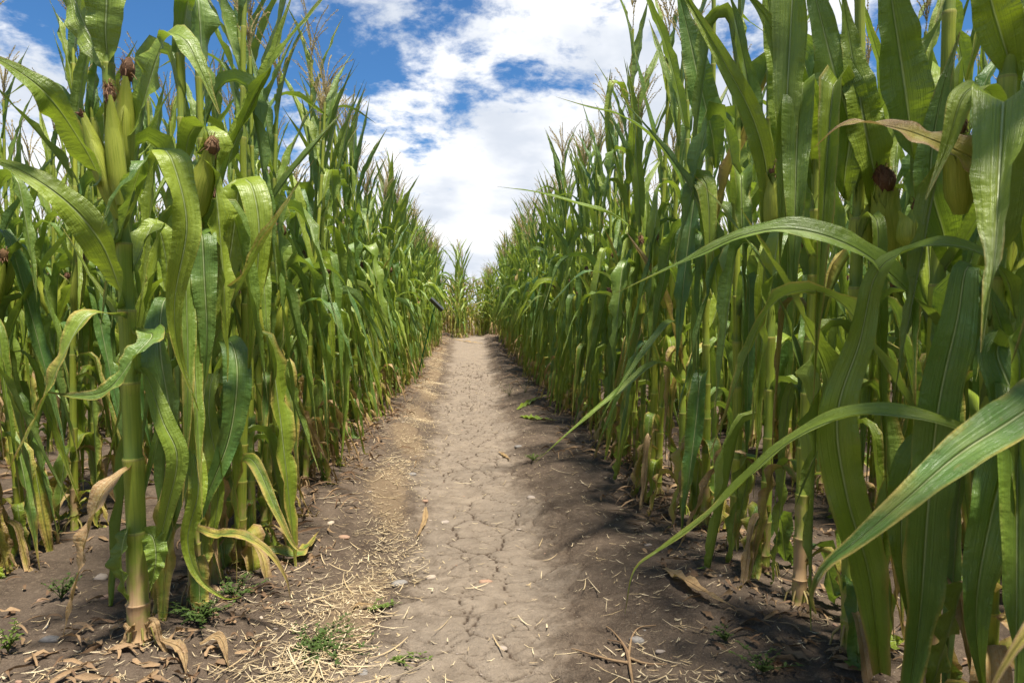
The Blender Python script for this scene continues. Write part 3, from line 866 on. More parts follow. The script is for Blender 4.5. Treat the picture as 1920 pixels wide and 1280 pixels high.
# second and third plants of the left row
x2, y2 = -.665, 1.66
heroes.append(hero_plant(102, x2, y2, r0=.017, H=2.08, az0=.2, auto=lambda z, i: True,
    leaves=[dict(c=[(350, 900, 1.66), (362, 850, 1.60), (372, 920, 1.56), (352, 1010, 1.55), (372, 1080, 1.54), (420, 1120, 1.53), (452, 1118, 1.53)], W=.044, up=[(-.4, -.4, .5), (.1, -.6, 1), (.3, -1, .2), (.1, -1, 0), (0, -.8, .6)], fold=.4, ripple=.08, dry=.05),
            dict(c=[(350, 980, 1.66), (400, 1000, 1.60), (450, 1002, 1.56), (500, 1030, 1.54), (535, 1080, 1.53), (546, 1130, 1.53)], W=.026, up=(-.1, -.6, .8), fold=.35, ripple=.1, dry=.34),
            dict(c=[(345, 640, 1.66), (312, 560, 1.60), (300, 640, 1.56), (318, 760, 1.55), (345, 860, 1.56), (330, 960, 1.57), (292, 1070, 1.58)], W=.070, up=[(.2, -.4, .5), (-.3, -.6, 1), (-.5, -1, .2), (0, -1, 0), (-.3, -1, 0)], fold=.3, ripple=.15),
            dict(c=[(372, 560, 1.66), (368, 470, 1.64), (378, 440, 1.60), (383, 520, 1.58), (388, 640, 1.57), (378, 770, 1.58)], W=.062, up=[(0, -.6, .5), (.2, -.8, .7), (.2, -1, .4), (.1, -1, 0), (0, -1, 0)], fold=.12, ripple=.10)],
    ears=[((362, 420, 1.64), (394, 288, 1.62), .046, 1.0), ((372, 520, 1.66), (366, 420, 1.64), .040, .0)]))
tag(heroes[-1], 'maize plant just behind the thick nearest left stalk, a long flat leaf hanging from it', 'maize plant', GN)
heroes.append(hero_plant(103, -.69, 1.86, r0=.016, H=2.0, az0=-.3, auto=lambda z, i: True,
    leaves=[dict(c=[(412, 620, 1.86), (440, 420, 1.82), (450, 345, 1.80), (472, 350, 1.76), (486, 440, 1.74), (474, 600, 1.74), (465, 720, 1.75)], W=.085, up=[(-.4, -.4, .5), (0, -.7, .7), (.2, -.7, 1), (.5, -1, .3), (.2, -1, 0), (0, -1, 0)], fold=.15, ripple=.09),
            dict(c=[(405, 300, 1.86), (450, 240, 1.84), (500, 140, 1.84), (530, 50, 1.84), (555, -30, 1.84)], W=.060, up=(-.5, -.8, .3), fold=.35, ripple=.05),
            dict(c=[(412, 700, 1.86), (430, 640, 1.80), (445, 700, 1.74), (430, 820, 1.72), (385, 940, 1.70), (358, 1040, 1.70)], W=.070, up=[(-.4, -.4, .5), (.2, -.6, 1), (.6, -1, .2), (.3, -1, 0), (.2, -1, 0)], fold=.3, ripple=.14),
            dict(c=[(415, 760, 1.86), (400, 700, 1.80), (392, 780, 1.74), (410, 900, 1.72), (395, 1010, 1.72), (350, 1100, 1.74)], W=.055, up=[(-.4, -.4, .5), (-.2, -.6, 1), (-.3, -1, .2), (0, -1, 0), (.2, -1, 0)], fold=.4, ripple=.14, dry=.05),
            dict(c=[(425, 900, 1.9), (470, 860, 1.8), (520, 960, 1.74), (560, 1030, 1.72), (600, 1005, 1.74)], W=.035, up=(-.2, -.6, .8), dry=.25, fold=.35)],
    ears=[((404, 460, 1.84), (404, 375, 1.84), .042, .95), ((430, 505, 1.86), (437, 415, 1.85), .042, .9), ((409, 545, 1.88), (407, 480, 1.86), .034, .5)]))
tag(heroes[-1], 'maize plant with two brown-silked ears, third stalk of the left row from the camera', 'maize plant', GN)

# right foreground
XR = .76
def rh(seed, x, y, label, **kw):
    o = hero_plant(seed, x, y, **kw); tag(o, label, 'maize plant', GR); heroes.append(o); return o
rh(201, .80, .74, 'maize plant at the right edge whose pale leaf slants across up close',
   r0=.02, az0=1.1, auto=lambda z, i: .9 < z or z < .7, tassel=True,
   leaves=[dict(c=[(2200, 590, .76), (2080, 640, .70), (1930, 765, .64), (1800, 850, .61), (1700, 935, .60), (1605, 1015, .60), (1548, 1060, .60), (1522, 1112, .61), (1530, 1150, .62)], W=.056, up=[(-.5, -.3, 1), (-.5, -.5, .8), (-.5, -.7, .6), (-.6, -.8, .5), (-.6, -.9, .4)], dry=.10, fold=.20, ripple=.10, rnd=.15, n=60),
           dict(c=[(2250, 1150, .72), (2100, 1080, .55), (1990, 1120, .46), (1900, 1220, .42), (1840, 1330, .42)], W=.048, up=[(-.5, -.3, 1), (-.6, -.7, .5)], dry=.24, fold=.25, ripple=.06, rnd=.9)])
rh(202, XR, .95, 'dark maize plant at right with a dry orange leaf and a bent leaf high up',
   r0=.019, az0=1.3, H=2.0, auto=lambda z, i: z < .85 or z > 1.45,
   leaves=[dict(c=[(1905, 600, .95), (1885, 520, .92), (1840, 475, .92), (1760, 458, .95), (1685, 478, 1.0), (1640, 520, 1.02), (1612, 640, 1.04), (1570, 780, 1.06), (1588, 930, 1.08), (1630, 1080, 1.1), (1650, 1260, 1.12)], W=.062, up=[(-.4, -.2, 1), (-.4, -.3, 1), (-.2, -.5, .8), (-.1, -.6, .8), (-.3, -.8, .6), (-.5, -1, .2), (-.3, -1, 0), (-.2, -1, 0), (-.4, -1, 0), (-.3, -1, 0)], fold=.20, ripple=.13, n=80, rnd=.08, wfun=lambda s: np.interp(s, [0, .1, .3, .45, .55, .8, 1], [.5, .55, .5, .75, 1.05, 1.0, .5])),
           dict(c=[(1905, 890, .95), (1880, 850, .90), (1800, 806, .90), (1700, 782, .92), (1590, 782, .96), (1470, 836, 1.02), (1340, 955, 1.10), (1240, 1030, 1.14), (1190, 1070, 1.16), (1172, 1150, 1.17)], W=.040, up=[(-.3, -.3, 1)], dry=.02, fold=.42, ripple=.07, n=70, rnd=.1),
           dict(c=[(1906, 350, .95), (1870, 325, .93), (1790, 282, .93), (1690, 243, .95), (1590, 232, .98), (1525, 278, 1.02)], W=.048, up=[(-.2, -.9, .5), (-.1, -1, .3), (0, -.6, .8), (0, -.5, .9)], dry=.43, fold=.25, ripple=.14, n=50),
           dict(c=[(1920, 470, .95), (1900, 330, .93), (1870, 205, .90), (1842, 165, .88), (1805, 182, .87), (1775, 275, .87), (1735, 375, .88)], W=.060, up=[(-.6, -.5, .4), (-.4, -.8, .5), (-.2, -.8, .7), (-.1, -.5, 1), (-.4, -.9, .5), (-.6, -.9, .1)], fold=.15, ripple=.08, n=60, rnd=.75),
           dict(c=[(1900, 700, .95), (1860, 560, .92), (1815, 500, .90), (1795, 600, .90), (1760, 760, .92), (1740, 950, .95), (1725, 1150, .98), (1700, 1330, 1.0)], wfun=lambda s: np.interp(s, [0, .12, .2, .35, .7, 1], [.45, .40, .42, .85, 1, .45]), W=.062, up=[(-.5, -.3, .5), (-.3, -.6, .9), (-.4, -1, .2), (-.4, -1, 0), (-.2, -1, 0), (-.3, -1, 0)], fold=.22, ripple=.12, n=60, rnd=.05),
           dict(c=[(1905, 620, .95), (1870, 660, .90), (1905, 780, .87), (1860, 960, .86), (1830, 1150, .87), (1850, 1340, .9)], W=.068, up=[(-.5, -.6, .6), (-.5, -.9, .3), (-.5, -1, 0), (-.6, -1, 0)], fold=.3, ripple=.14, n=50, rnd=.02),
           dict(c=[(1905, 150, .95), (1875, 60, .93), (1850, -40, .92), (1830, -200, .92)], W=.06, up=(-.6, -.9, .2), fold=.3, ripple=.08, rnd=.05)],
   ears=[((1800, 400, 1.0), (1800, 250, .97), .036, .7)])
rh(203, .80, 1.12, 'maize plant at right with a long arching leaf that sweeps left over the path',
   r0=.018, az0=1.2, H=2.05, auto=lambda z, i: z < .95 or z > 1.55,
   leaves=[dict(c=[(1790, 700, 1.12), (1760, 620, 1.08), (1700, 545, 1.04), (1610, 470, 1.03), (1500, 432, 1.05), (1400, 440, 1.08), (1290, 488, 1.14), (1150, 552, 1.22)], W=.052, up=[(-.4, -.5, .8), (-.4, -.6, .8), (-.2, -.8, .6), (0, -.7, .8), (0, -.4, 1)], fold=.42, ripple=.08, n=60, rnd=.12, dry=.02),
           dict(c=[(1712, 300, 1.12), (1705, 230, 1.10), (1690, 120, 1.08), (1672, 0, 1.06), (1650, -160, 1.04)], W=.078, up=(-.3, -1, .2), fold=.22, ripple=.09, rnd=.06),
           dict(c=[(1790, 520, 1.12), (1770, 440, 1.09), (1745, 330, 1.07), (1765, 180, 1.06), (1800, 60, 1.05)], W=.06, up=(-.5, -.9, .3), fold=.3, ripple=.08),
           dict(c=[(1785, 900, 1.12), (1740, 840, 1.06), (1700, 900, 1.03), (1690, 1020, 1.03), (1705, 1180, 1.05)], W=.06, up=[(-.4, -.4, .8), (-.3, -.8, .6), (-.5, -1, 0), (-.4, -1, 0)], fold=.3, ripple=.15)],
   ears=[((1712, 470, 1.16), (1720, 395, 1.16), .05, 0.5)])
rh(204, XR, 1.30, 'maize plant at right with two silky ears side by side below broad folded leaves',
   r0=.017, az0=.6, H=2.05, auto=lambda z, i: z < 1.0 or z > 1.55,
   leaves=[dict(c=[(1580, 372, 1.30), (1585, 320, 1.27), (1592, 235, 1.25), (1560, 120, 1.25), (1530, 0, 1.25), (1500, -120, 1.26)], W=.080, up=(-.2, -1, .2), fold=.2, ripple=.10, rnd=.1),
           dict(c=[(1628, 390, 1.30), (1640, 340, 1.27), (1622, 240, 1.24), (1600, 120, 1.24), (1575, -40, 1.25)], W=.074, up=(-.1, -1, .1), fold=.25, ripple=.10, rnd=.05)],
   ears=[((1660, 470, 1.28), (1652, 345, 1.26), .036, .9), ((1672, 480, 1.27), (1664, 358, 1.25), .034, 1.1), ((1615, 480, 1.3), (1612, 385, 1.3), .036, 0)])
rh(205, XR, 1.50, 'maize plant at right with tall pointed leaves left of the two silky ears',
   r0=.017, az0=.3, H=2.1, auto=lambda z, i: True,
   leaves=[dict(c=[(1528, 330, 1.5), (1500, 220, 1.46), (1475, 120, 1.44), (1440, 40, 1.44), (1385, -30, 1.45)], W=.075, up=(-.5, -.9, .3), fold=.3, ripple=.10)])
rh(206, .775, 1.72, 'maize plant at right with one ear of brown silk held upright beside the stalk',
   r0=.016, az0=.1, H=2.05, auto=lambda z, i: z < 1.15 or z > 1.6,
   leaves=[dict(c=[(1466, 310, 1.7), (1468, 250, 1.67), (1466, 150, 1.66), (1445, 40, 1.66), (1430, -90, 1.66)], W=.078, up=(-.2, -1, .2), fold=.25, ripple=.08),
           dict(c=[(1432, 440, 1.72), (1440, 340, 1.68), (1415, 230, 1.66), (1360, 120, 1.66), (1290, 0, 1.68), (1255, -80, 1.68)], W=.058, up=(-.6, -.8, .4), fold=.4, ripple=.06)],
   ears=[((1450, 440, 1.68), (1453, 328, 1.67), .042, .9)])
rh(207, .77, 1.92, 'maize plant at right, seventh of its row, with a bare yellow lower stalk',
   r0=.0165, az0=-.2, H=2.0, auto=lambda z, i: z > .55)
rh(208, .76, 2.15, 'maize plant at right with one very broad pointed leaf standing against the sky',
   r0=.016, az0=.1, H=2.05, auto=lambda z, i: z < 1.1 or z > 1.65,
   leaves=[dict(c=[(1340, 315, 2.15), (1335, 250, 2.12), (1310, 150, 2.10), (1290, 60, 2.10), (1262, -60, 2.10)], W=.095, up=(-.2, -1, .2), fold=.25, ripple=.06),
           dict(c=[(1350, 600, 2.1), (1330, 420, 2.0), (1300, 345, 1.96), (1322, 342, 1.92), (1330, 430, 1.90), (1325, 560, 1.9)], W=.09, up=[(.4, -.4, .5), (.2, -.8, .5), (-.2, -.6, 1), (-.1, -1, .4), (0, -1, 0), (0, -1, 0)], fold=.12, ripple=.07)])
rh(209, .75, 2.35, 'maize plant at right whose narrow upper leaf reaches left into the sky',
   r0=.0155, az0=.2, H=2.0, auto=lambda z, i: True,
   leaves=[dict(c=[(1288, 400, 2.35), (1270, 330, 2.3), (1225, 262, 2.25), (1165, 218, 2.2), (1105, 202, 2.18), (1042, 182, 2.16)], W=.055, up=(-.2, -.5, .9), fold=.35, ripple=.06),
           dict(c=[(1290, 640, 2.35), (1262, 602, 2.2), (1215, 650, 2.1), (1160, 730, 2.05), (1118, 800, 2.03)], W=.034, up=(-.4, -.4, .9), fold=.4, ripple=.05),
           dict(c=[(1290, 740, 2.35), (1240, 680, 2.2), (1160, 735, 2.08), (1080, 800, 2.02), (1002, 868, 2.0)], W=.038, up=(-.4, -.4, .9), fold=.4, ripple=.05)],
   ears=[((1224, 500, 2.4), (1226, 452, 2.4), .045, 1.0)])
rh(210, .77, 3.1, 'maize plant at right with a thin leaf pointing level toward the path high up',
   r0=.0155, az0=.2, H=2.0, auto=lambda z, i: True,
   leaves=[dict(c=[(1198, 440, 3.1), (1150, 405, 3.05), (1080, 382, 3.0), (1010, 362, 2.95), (932, 350, 2.9)], W=.050, up=(-.2, -.5, .9), fold=.4, ripple=.05)])

# ------------------------------------------------------------------ the rest of the rows
protos, fars, tiny = [], [], []
for k in range(12):
    pg = gen_plant(300 + k, 0, az0=0, nseg=24)
    o = plant_object(pg); note_kids(o); protos.append([o, False])
for k in range(12):
    fars.append([plant_object(gen_plant(340 + k, 1, az0=0), parts=False), False])
for k in range(8):
    fars.append([plant_object(gen_plant(380 + k, 1, az0=0, dryness=.22 if k > 2 else .06, arch=k % 2 == 0), parts=False), False])
heads = [[plant_object(gen_plant(400 + k, 1, az0=.9 * k, H=1.80, dryness=.05, arch=True, lush=.95, nseg=18)), False] for k in range(4)]
for e_ in heads: note_kids(e_[0])
for k in range(12):
    pg = gen_plant(420 + k, 2, az0=0, dryness=.05)
    g = Geo().merge(pg.stalk)
    for l in pg.leaves: g.merge(l)
    for a, b in pg.ears: g.merge(a).merge(b)
    g.merge(pg.tassel); tiny.append(g)

ORD = ['first', 'second', 'third', 'fourth', 'fifth', 'sixth', 'seventh', 'eighth', 'ninth', 'tenth', 'eleventh', 'twelfth', 'thirteenth', 'fourteenth', 'fifteenth', 'sixteenth']
def put_plant(pool, x, y, label, group, sc=None, rz=None):
    ent = pool[RNG.randrange(len(pool))]
    if not ent[1]:
        o = ent[0]; ent[1] = True
    else:
        o = copy_tree(ent[0])
    o.location = (x, y, on_ground(x, y) - .008)
    o.rotation_euler = (RNG.gauss(0, .03), RNG.gauss(0, .03), (RNG.choice((0, pi)) + RNG.gauss(0, .45)) if rz is None else rz)
    s = sc or RNG.uniform(.88, 1.07)
    o.scale = (s * RNG.uniform(.97, 1.03), s * RNG.uniform(.97, 1.03), s)
    tag(o, label, 'maize plant', group)
    return o
NEARY = 8.5
def row(x0, ys, side, which):
    k = 0
    for y in ys:
        x = x0 + RNG.gauss(0, .022)
        near = y < NEARY
        k += 1
        group = dict(left=GN, right=GR)[side] if which == 'front' else f'maize plants standing behind the {side} row'
        if which == 'front':
            n = k + (3 if side == 'left' else 10)
            if n <= 15: label = f'{ORD[n - 1]} maize plant from the camera in the row along the {side} edge of the path'
            elif near: label = f'green maize plant in the middle stretch of the row along the {side} path edge'; group = f'maize plants in the middle stretch of the {side} row'
            else: label = f'small far-off maize plant in the row along the {side} path edge'; group = f'far-off maize plants of the {side} row'
        elif which == 'second':
            label = f'shaded maize plant in the second row behind the {side} path edge row'; group = f'maize plants of the second row on the {side}'
        else:
            label = f'shaded maize plant in the third row back from the {side} path edge'; group = f'maize plants of the third row on the {side}'
        put_plant(protos if near else fars[:12], x, y, label, group)
def spaced(a, b, st):
    out = []; y = a
    while y < b:
        out.append(y + RNG.uniform(-.03, .03)); y += st
    return out
row(-.70, spaced(2.02, NEARY, .152), 'left', 'front')
row(-.72, spaced(NEARY, 15.2, .15), 'left', 'front')
row(.765, [2.58, 2.78, 2.94] + spaced(3.26, NEARY, .152), 'right', 'front')
row(.765, spaced(NEARY, 15.3, .15), 'right', 'front')
row(-1.40, spaced(1.75, 5.2, .175), 'left', 'second')
row(-2.16, spaced(2.8, 5.6, .21), 'left', 'third')
row(1.44, spaced(1.10, 4.8, .175), 'right', 'second')
row(2.24, spaced(2.0, 4.4, .21), 'right', 'third')
# past the crossing the rows go on, one of them in line with the path
for i, (x, y) in enumerate([(-.22, 16.3), (-.34, 16.55), (-.10, 16.6), (-.23, 16.85)]):
    o = put_plant(heads, x, y, 'bright maize plant at the head of the row that ends the path' if i == 0 else 'maize plant just behind the one that heads the row ending the path',
              'maize plants of the row that ends the path', sc=1.13 - .02 * i, rz=[0.1, 1.4, 2.2, .7][i])
for x in (-1.02, .60):
    for k in range(5):
        put_plant(fars[12:], x + RNG.gauss(0, .05), 17.3 + .22 * k, f'yellowing maize plant beyond the path end, {"left" if x < 0 else "right"} of its middle row', f'yellowing maize plants past the path end on the {"left" if x < 0 else "right"}', sc=.9)
for pool in (protos, fars, heads):
    for ent in pool:
        if not ent[1]:
            for c in list(ent[0].children_recursive): bpy.data.objects.remove(c)
            bpy.data.objects.remove(ent[0])

mass = Geo()
def far_row(x, a, b, st, dd=0.0, sc=1.0):
    y = a
    while y < b:
        g = tiny[RNG.randrange(len(tiny))]
        s = RNG.uniform(.92, 1.06) * sc; az = RNG.choice((0, pi)) + RNG.gauss(0, .5)
        m4 = np.eye(4); m4[:3, :3] = np.array(Matrix.Rotation(az, 3, 'Z')) * s
        m4[:3, 3] = (x + RNG.gauss(0, .03), y, 0.02)
        mass.merge(g, m4, RNG.random(), dd * RNG.random())
        y += st * RNG.uniform(.85, 1.15)
far_row(-1.42, 5.3, 15.3, .22); far_row(1.50, 4.9, 15.3, .22)
far_row(-2.16, 5.7, 15.3, .22); far_row(2.24, 4.5, 15.3, .22)
far_row(-1.42, -1.6, -.2, .22)
far_row(1.50, -1.6, 1.0, .22); far_row(2.24, -1.2, 1.9, .22); far_row(.78, -1.8, .45, .22)
for k in range(3, 8):
    far_row(-.68 - .745 * k, 1.6 if k < 5 else 2.6, 15.5 if k < 5 else 14, .23)
    far_row(.76 + .745 * k, .6 + .3 * (k - 3), 15.5 if k < 5 else 13, .23)
for k in range(8, 11):
    far_row(-.68 - .745 * k, 4.5, 12, .25); far_row(.76 + .745 * k, 3.5, 12, .25)
for k in range(-6, 7):
    far_row(-.25 + .80 * k, 17.6 if abs(k) < 2 else 16.6, 22, .25, .15)
for yy in (18.0, 18.4, 18.9, 19.5, 20.2):
    x = -3.2 + RNG.uniform(0, .1)
    while x < 3.4:
        far_row(x, yy, yy + .1, .5, .50, .86); x += .19
tag(link('maize_field', mass.mesh('maize_field')), 'dense mass of maize rows deeper in the field on both sides of the path', 'maize field', kind='stuff')

# ------------------------------------------------------------------ litter on the soil
def chip(g, x, y, L, W, az, rng, mat, lift=.003, curl=.0, n=2, dry=0):
    z = on_ground(x, y)
    s = np.linspace(-.5, .5, n + 1)
    d = np.array([cos(az), sin(az), rng.uniform(-.12, .12)]); e = np.array([-sin(az), cos(az), rng.uniform(-.3, .3)])
    b = rng.uniform(-.14, .14)
    c = np.array([x, y, z + lift]) + np.outer(s * L, d) + np.outer(s * s * L * b, e) + np.outer(np.abs(s * 2) ** 2 * curl, [0, 0, 1])
    wv = W * (1 - .55 * np.abs(s * 2) ** 2)[:, None] / 2
    v = np.stack([c - e * wv, c + [0, 0, W * .12], c + e * wv], 1)
    uv = np.stack(np.broadcast_arrays(np.array([[0, .5, 1]]), (s + .5)[:, None] * L * 10), -1)
    g.add(v, grid_quads(n + 1, 3), uv, rng.random(), dry, mat)
rg = random.Random(77)
straw = Geo()
for k in range(11500):
    y = 1.25 + 15 * rg.random() ** 1.9
    u = rg.random()
    if u < .58:
        x = -(.19 + .018 * min(y, 12)) - .35 * float(path_half(y)) + rg.gauss(0, .075) - .03 * sin(y * 5)
        if sin(y * 6 + x * 9 + 3 * sin(y * 1.7)) < -.75: continue
        if y < 1.9: x -= .08 * rg.random()
    elif u < .70: x = rg.uniform(-.8, -.3)
    elif u < .76: x = .42 + rg.gauss(0, .10)
    elif u < .95: x = rg.choice((-.74, .74)) + rg.gauss(0, .16)
    else: x = rg.uniform(-.3, .5)
    sz = 1 if rg.random() < .85 else 2.0
    big_ = y > 6
    chip(straw, x, y, rg.uniform(.008, .032) * sz * (1.5 if big_ else 1), rg.uniform(.0010, .0026) * (1.6 if big_ else 1), rg.uniform(0, pi), rg, 'litter', rg.uniform(.002, .010), rg.uniform(0, .004))
for k in range(1300):
    y = 1.25 + 9 * rg.random() ** 1.8
    x = -(.19 + .018 * min(y, 12)) - .35 * float(path_half(y)) + rg.gauss(0, .09) if rg.random() < .7 else rg.uniform(-1.0, 1.0)
    chip(straw, x, y, rg.uniform(.006, .022), rg.uniform(.002, .005), rg.uniform(0, pi), rg, 'litter', rg.uniform(.002, .006), rg.uniform(0, .004))
for k in range(230):
    y = 1.3 + 6 * rg.random() ** 1.8
    x = -.30 - .015 * y + rg.gauss(0, .10) if rg.random() < .7 else rg.uniform(-.7, .7)
    chip(straw, x, y, rg.uniform(.05, .13), rg.uniform(.0018, .0035), rg.uniform(0, pi), rg, 'litter', .008, .006, 6)
tag(link('straw_litter', straw.mesh('straw_litter')), 'golden straw bits strewn along the left side of the trodden path', 'straw', kind='stuff')
dead = Geo()
for k in range(5200):
    sd = rg.choice((-1, 1))
    y = 1.1 + (15.5 * rg.random() ** 1.5 if k < 3400 else 4 * rg.random())
    x = sd * (.74 + rg.gauss(0, .13)) if rg.random() < .62 and k < 3400 else sd * rg.uniform(.62, 3.0)
    if sd < 0 and rg.random() < .25: x = rg.uniform(-.75, -.45)
    n = 7
    L = rg.uniform(.05, .22) * (.6 if abs(x) < .55 else 1) * (.42 if y < 2.2 else 1); az = rg.uniform(0, 2 * pi)
    z = on_ground(x, y)
    s = np.linspace(0, 1, n)
    az_ = az + rg.uniform(-1.5, 1.5) * s
    hoop = rg.uniform(.0, .035) * (.3 if y < 2.4 else 1)
    c = np.array([x, y, z + .006]) + np.cumsum(np.stack([np.cos(az_), np.sin(az_), np.zeros(n)], 1) * L / n, 0) + np.outer(hoop * np.sin(pi * s), [0, 0, 1])
    tw = rg.uniform(-2, 2) * s + rg.uniform(-.6, .6)
    t_ = unit(np.gradient(c, axis=0)); up_ = np.array([0, 0, 1.]); sd_ = np.cross(t_, up_)
    nr = np.outer(np.cos(tw), up_) + sd_ * np.sin(tw)[:, None]
    blade(dead, c, nr, rg.uniform(.004, .015), rg, .5, .35, 2, rg.random(), 0, .5, 'deadleaf', clasp=False)
tag(link('dead_leaf_litter', dead.mesh('dead_leaf_litter')), 'brown curled dead maize leaves lying under the rows', 'dead leaves', kind='stuff')

def stone_geo(rng, r, mat, flat=.42):
    g = Geo()
    n, m = 7, 9
    th = np.linspace(0, pi, n); ph = np.linspace(0, 2 * pi, m, endpoint=False)
    v = np.zeros((n, m, 3))
    off = [(rng.uniform(0, 6), rng.uniform(0, 6)) for _ in range(3)]
    sx, sy = rng.uniform(.8, 1.35), rng.uniform(.7, 1.0)
    for i, t in enumerate(th):
        for j, p in enumerate(ph):
            k = 1 + .16 * sin(2 * p + off[0][0]) * sin(t) + .12 * cos(3 * p + 2 * t + off[1][0]) * sin(t)
            v[i, j] = (sin(t) * cos(p) * sx * k, sin(t) * sin(p) * sy * k, cos(t) * flat * k)
    v = np.sign(v) * np.abs(v) ** .85 * r
    uv = np.stack(np.broadcast_arrays(ph[None] / 6.28, th[:, None] / 3.14), -1)
    g.add(v, grid_quads(n, m, True), uv, rng.random(), 0, mat)
    return g
peb = Geo()
ps = [stone_geo(rg, 1, mt) for mt in ('stone', 'stone', 'stone_grey', 'stone_red', 'stone')]
for k in range(1300):
    y = 1.2 + 9 * rg.random() ** 2
    x = rg.uniform(-1.4, 1.4) if rg.random() < .4 else rg.gauss(0, .4)
    m4 = np.eye(4); a = rg.uniform(0, 6.28)
    s = min(.0011 * rg.paretovariate(2.0), .006) * (1.4 if y > 4 else 1)
    m4[:3, :3] = np.array(Matrix.Rotation(a, 3, 'Z')) * s; m4[:3, 3] = (x, y, on_ground(x, y) + s * .2)
    peb.merge(ps[rg.randrange(5)], m4, rg.random())
tag(link('pebbles', peb.mesh('pebbles')), 'tiny pebbles and crumbs scattered over the soil', 'pebbles', kind='stuff')

def ground_px(px, py):
    dpt = 960.0 / max(py - 585, 5)
    for _ in range(4):
        p = P(px, py, dpt); z = on_ground(p[0], p[1])
        dpt *= (HC - z) / (HC - p[2])
    return P(px, py, dpt)
for px, py, wpx, mat, lab in [
    (910, 1092, 20, 'stone_red', 'smooth pinkish stone wedged in a crack near the middle of the path'),
    (942, 1216, 17, 'stone', 'small tan stone in the path, the one closest to the camera'),
    (808, 1083, 18, 'stone', 'pale blocky stone on the left half of the cracked path'),
    (834, 980, 16, 'stone', 'pale rounded stone left of the path middle, beside a fallen leaf'),
    (749, 1095, 26, 'stone_grey', 'flat grey stone between the straw and the path'),
    (797, 940, 13, 'stone_red', 'small reddish stone at the left margin of the path'),
    (1195, 1202, 30, 'stone_grey', 'grey and white stone on dark soil, largest on the right side'),
    (1238, 1222, 15, 'stone', 'round tan stone right of the grey and white stone'),
    (996, 934, 17, 'stone', 'flat tan stone at the right margin of the path'),
    (972, 838, 13, 'stone_grey', 'dark grey stone on the soil right of the path, farther up'),
    (773, 890, 15, 'stone_grey', 'dark round stone in the straw left of the path'),
    (645, 1008, 18, 'stone_red', 'reddish angular stone on the left soil bank near the straw'),
    (620, 981, 16, 'stone', 'white angular stone on the left soil bank by the maize'),
    (190, 1085, 30, 'stone', 'long pale stone on the ground left of the thick maize stalk'),
    (200, 1120, 18, 'stone_red', 'round brown stone in front of the long pale stone'),
    (77, 1127, 16, 'stone_red', 'brick-red stone near the left edge of the picture'),
    (95, 1200, 28, 'stone_grey', 'grey lump of stone at bottom left beside the tip of the dry leaf'),
    (1285, 998, 12, 'stone', 'tan stone under the leaf tips on the right'),
    (1215, 1022, 12, 'stone', 'little tan stone left of the drooping leaf tips on the right'),
    (680, 1262, 22, 'stone_grey', 'bluish stone among straw at the bottom of the picture'),
]:
    p = ground_px(px, py)
    r = wpx / 2 / (FPX / p[1])
    g = stone_geo(rg, r, mat)
    tag(link('stone', g.mesh('stone'), None, (p[0], p[1], on_ground(p[0], p[1]) + r * .10)), lab, 'stone', 'larger stones lying on the soil')

# ------------------------------------------------------------------ weeds
def weed(px, py, hgt, n, spread, lab, mat='weed', creeping=0, toward=None):
    p = ground_px(px, py)
    org = np.array([p[0], p[1], on_ground(p[0], p[1])])
    root = empty('weed', org)
    st, lf = Geo(), Geo()
    for k in range(n):
        an = rg.uniform(0, 6.28) if toward is None else toward + rg.gauss(0, .35)
        l = hgt * rg.uniform(.6, 1.15)
        s = np.linspace(0, 1, 7)
        out_ = rg.uniform(.2, 1) * spread
        c = np.outer(s * out_, [cos(an), sin(an), 0]) + np.outer((s - (.35 * s * s if not creeping else .9 * s * s)) * l, [0, 0, 1]) + np.outer([0, 0, .3, .1, -.2, .3, 0], [rg.uniform(-.01, .01), rg.uniform(-.01, .01), 0])
        c[:, 2] += .004
        tube(st, c, np.linspace(.0012, .0006, 7), 4, mat, rg.random())
        for i in range(1 + int(10 * rg.uniform(.8, 1.3))):
            u = rg.uniform(.15, 1)
            o = np.array([np.interp(u, s, c[:, j]) for j in range(3)])
            aa = rg.uniform(0, 6.28); L = rg.uniform(.006, .015)
            d = unit(np.array([cos(aa), sin(aa), rg.uniform(.1, .9)]))
            cc = o + np.outer(np.linspace(0, 1, 5) * L, d) + np.outer(np.linspace(0, 1, 5) ** 2 * L * .25, [0, 0, -1])
            blade(lf, cc, np.repeat([[0.1, 0, 1.]], 5, 0), L * .45, rg, .25, .05, 2, rg.random(), 0, .3, mat, clasp=False, wfun=lambda q: np.sin(pi * np.clip(q * .93 + .05, 0, 1)) ** .8)
    link('stem', st.mesh('stem'), root); link('foliage', lf.mesh('foliage'), root)
    tag(root, lab, 'weed', 'low weeds growing on the bare soil')
weed(115, 1125, .075, 12, .05, 'dark green weed tuft on the soil left of the thick maize stalk')
weed(15, 1225, .08, 9, .05, 'bright green weed cut by the left edge of the picture', 'weedy')
weed(375, 1165, .055, 30, .11, 'low weed patch at the foot of the left row beside the thick stalk')
weed(440, 1120, .06, 18, .09, 'spreading weed under the drooping leaf at the left row')
weed(590, 1215, .03, 30, .16, 'creeping weed matted into the straw at bottom left', 'weed', 1)
weed(690, 1150, .025, 5, .10, 'thin creeping weed runner reaching toward the path', 'weedy', 1, .6)
weed(730, 1240, .02, 5, .10, 'thin weed runner lying at the bottom edge of the straw', 'weedy', 1, .2)
weed(100, 1020, .07, 6, .04, 'small weed between the left rows beside the second-row stalks')
weed(715, 762, .10, 8, .08, 'green weed at the foot of the left row halfway down the path')
weed(955, 742, .13, 9, .09, 'green weed at the right side of the path halfway down')
weed(985, 735, .15, 7, .09, 'taller green weed against the foot of the right row')
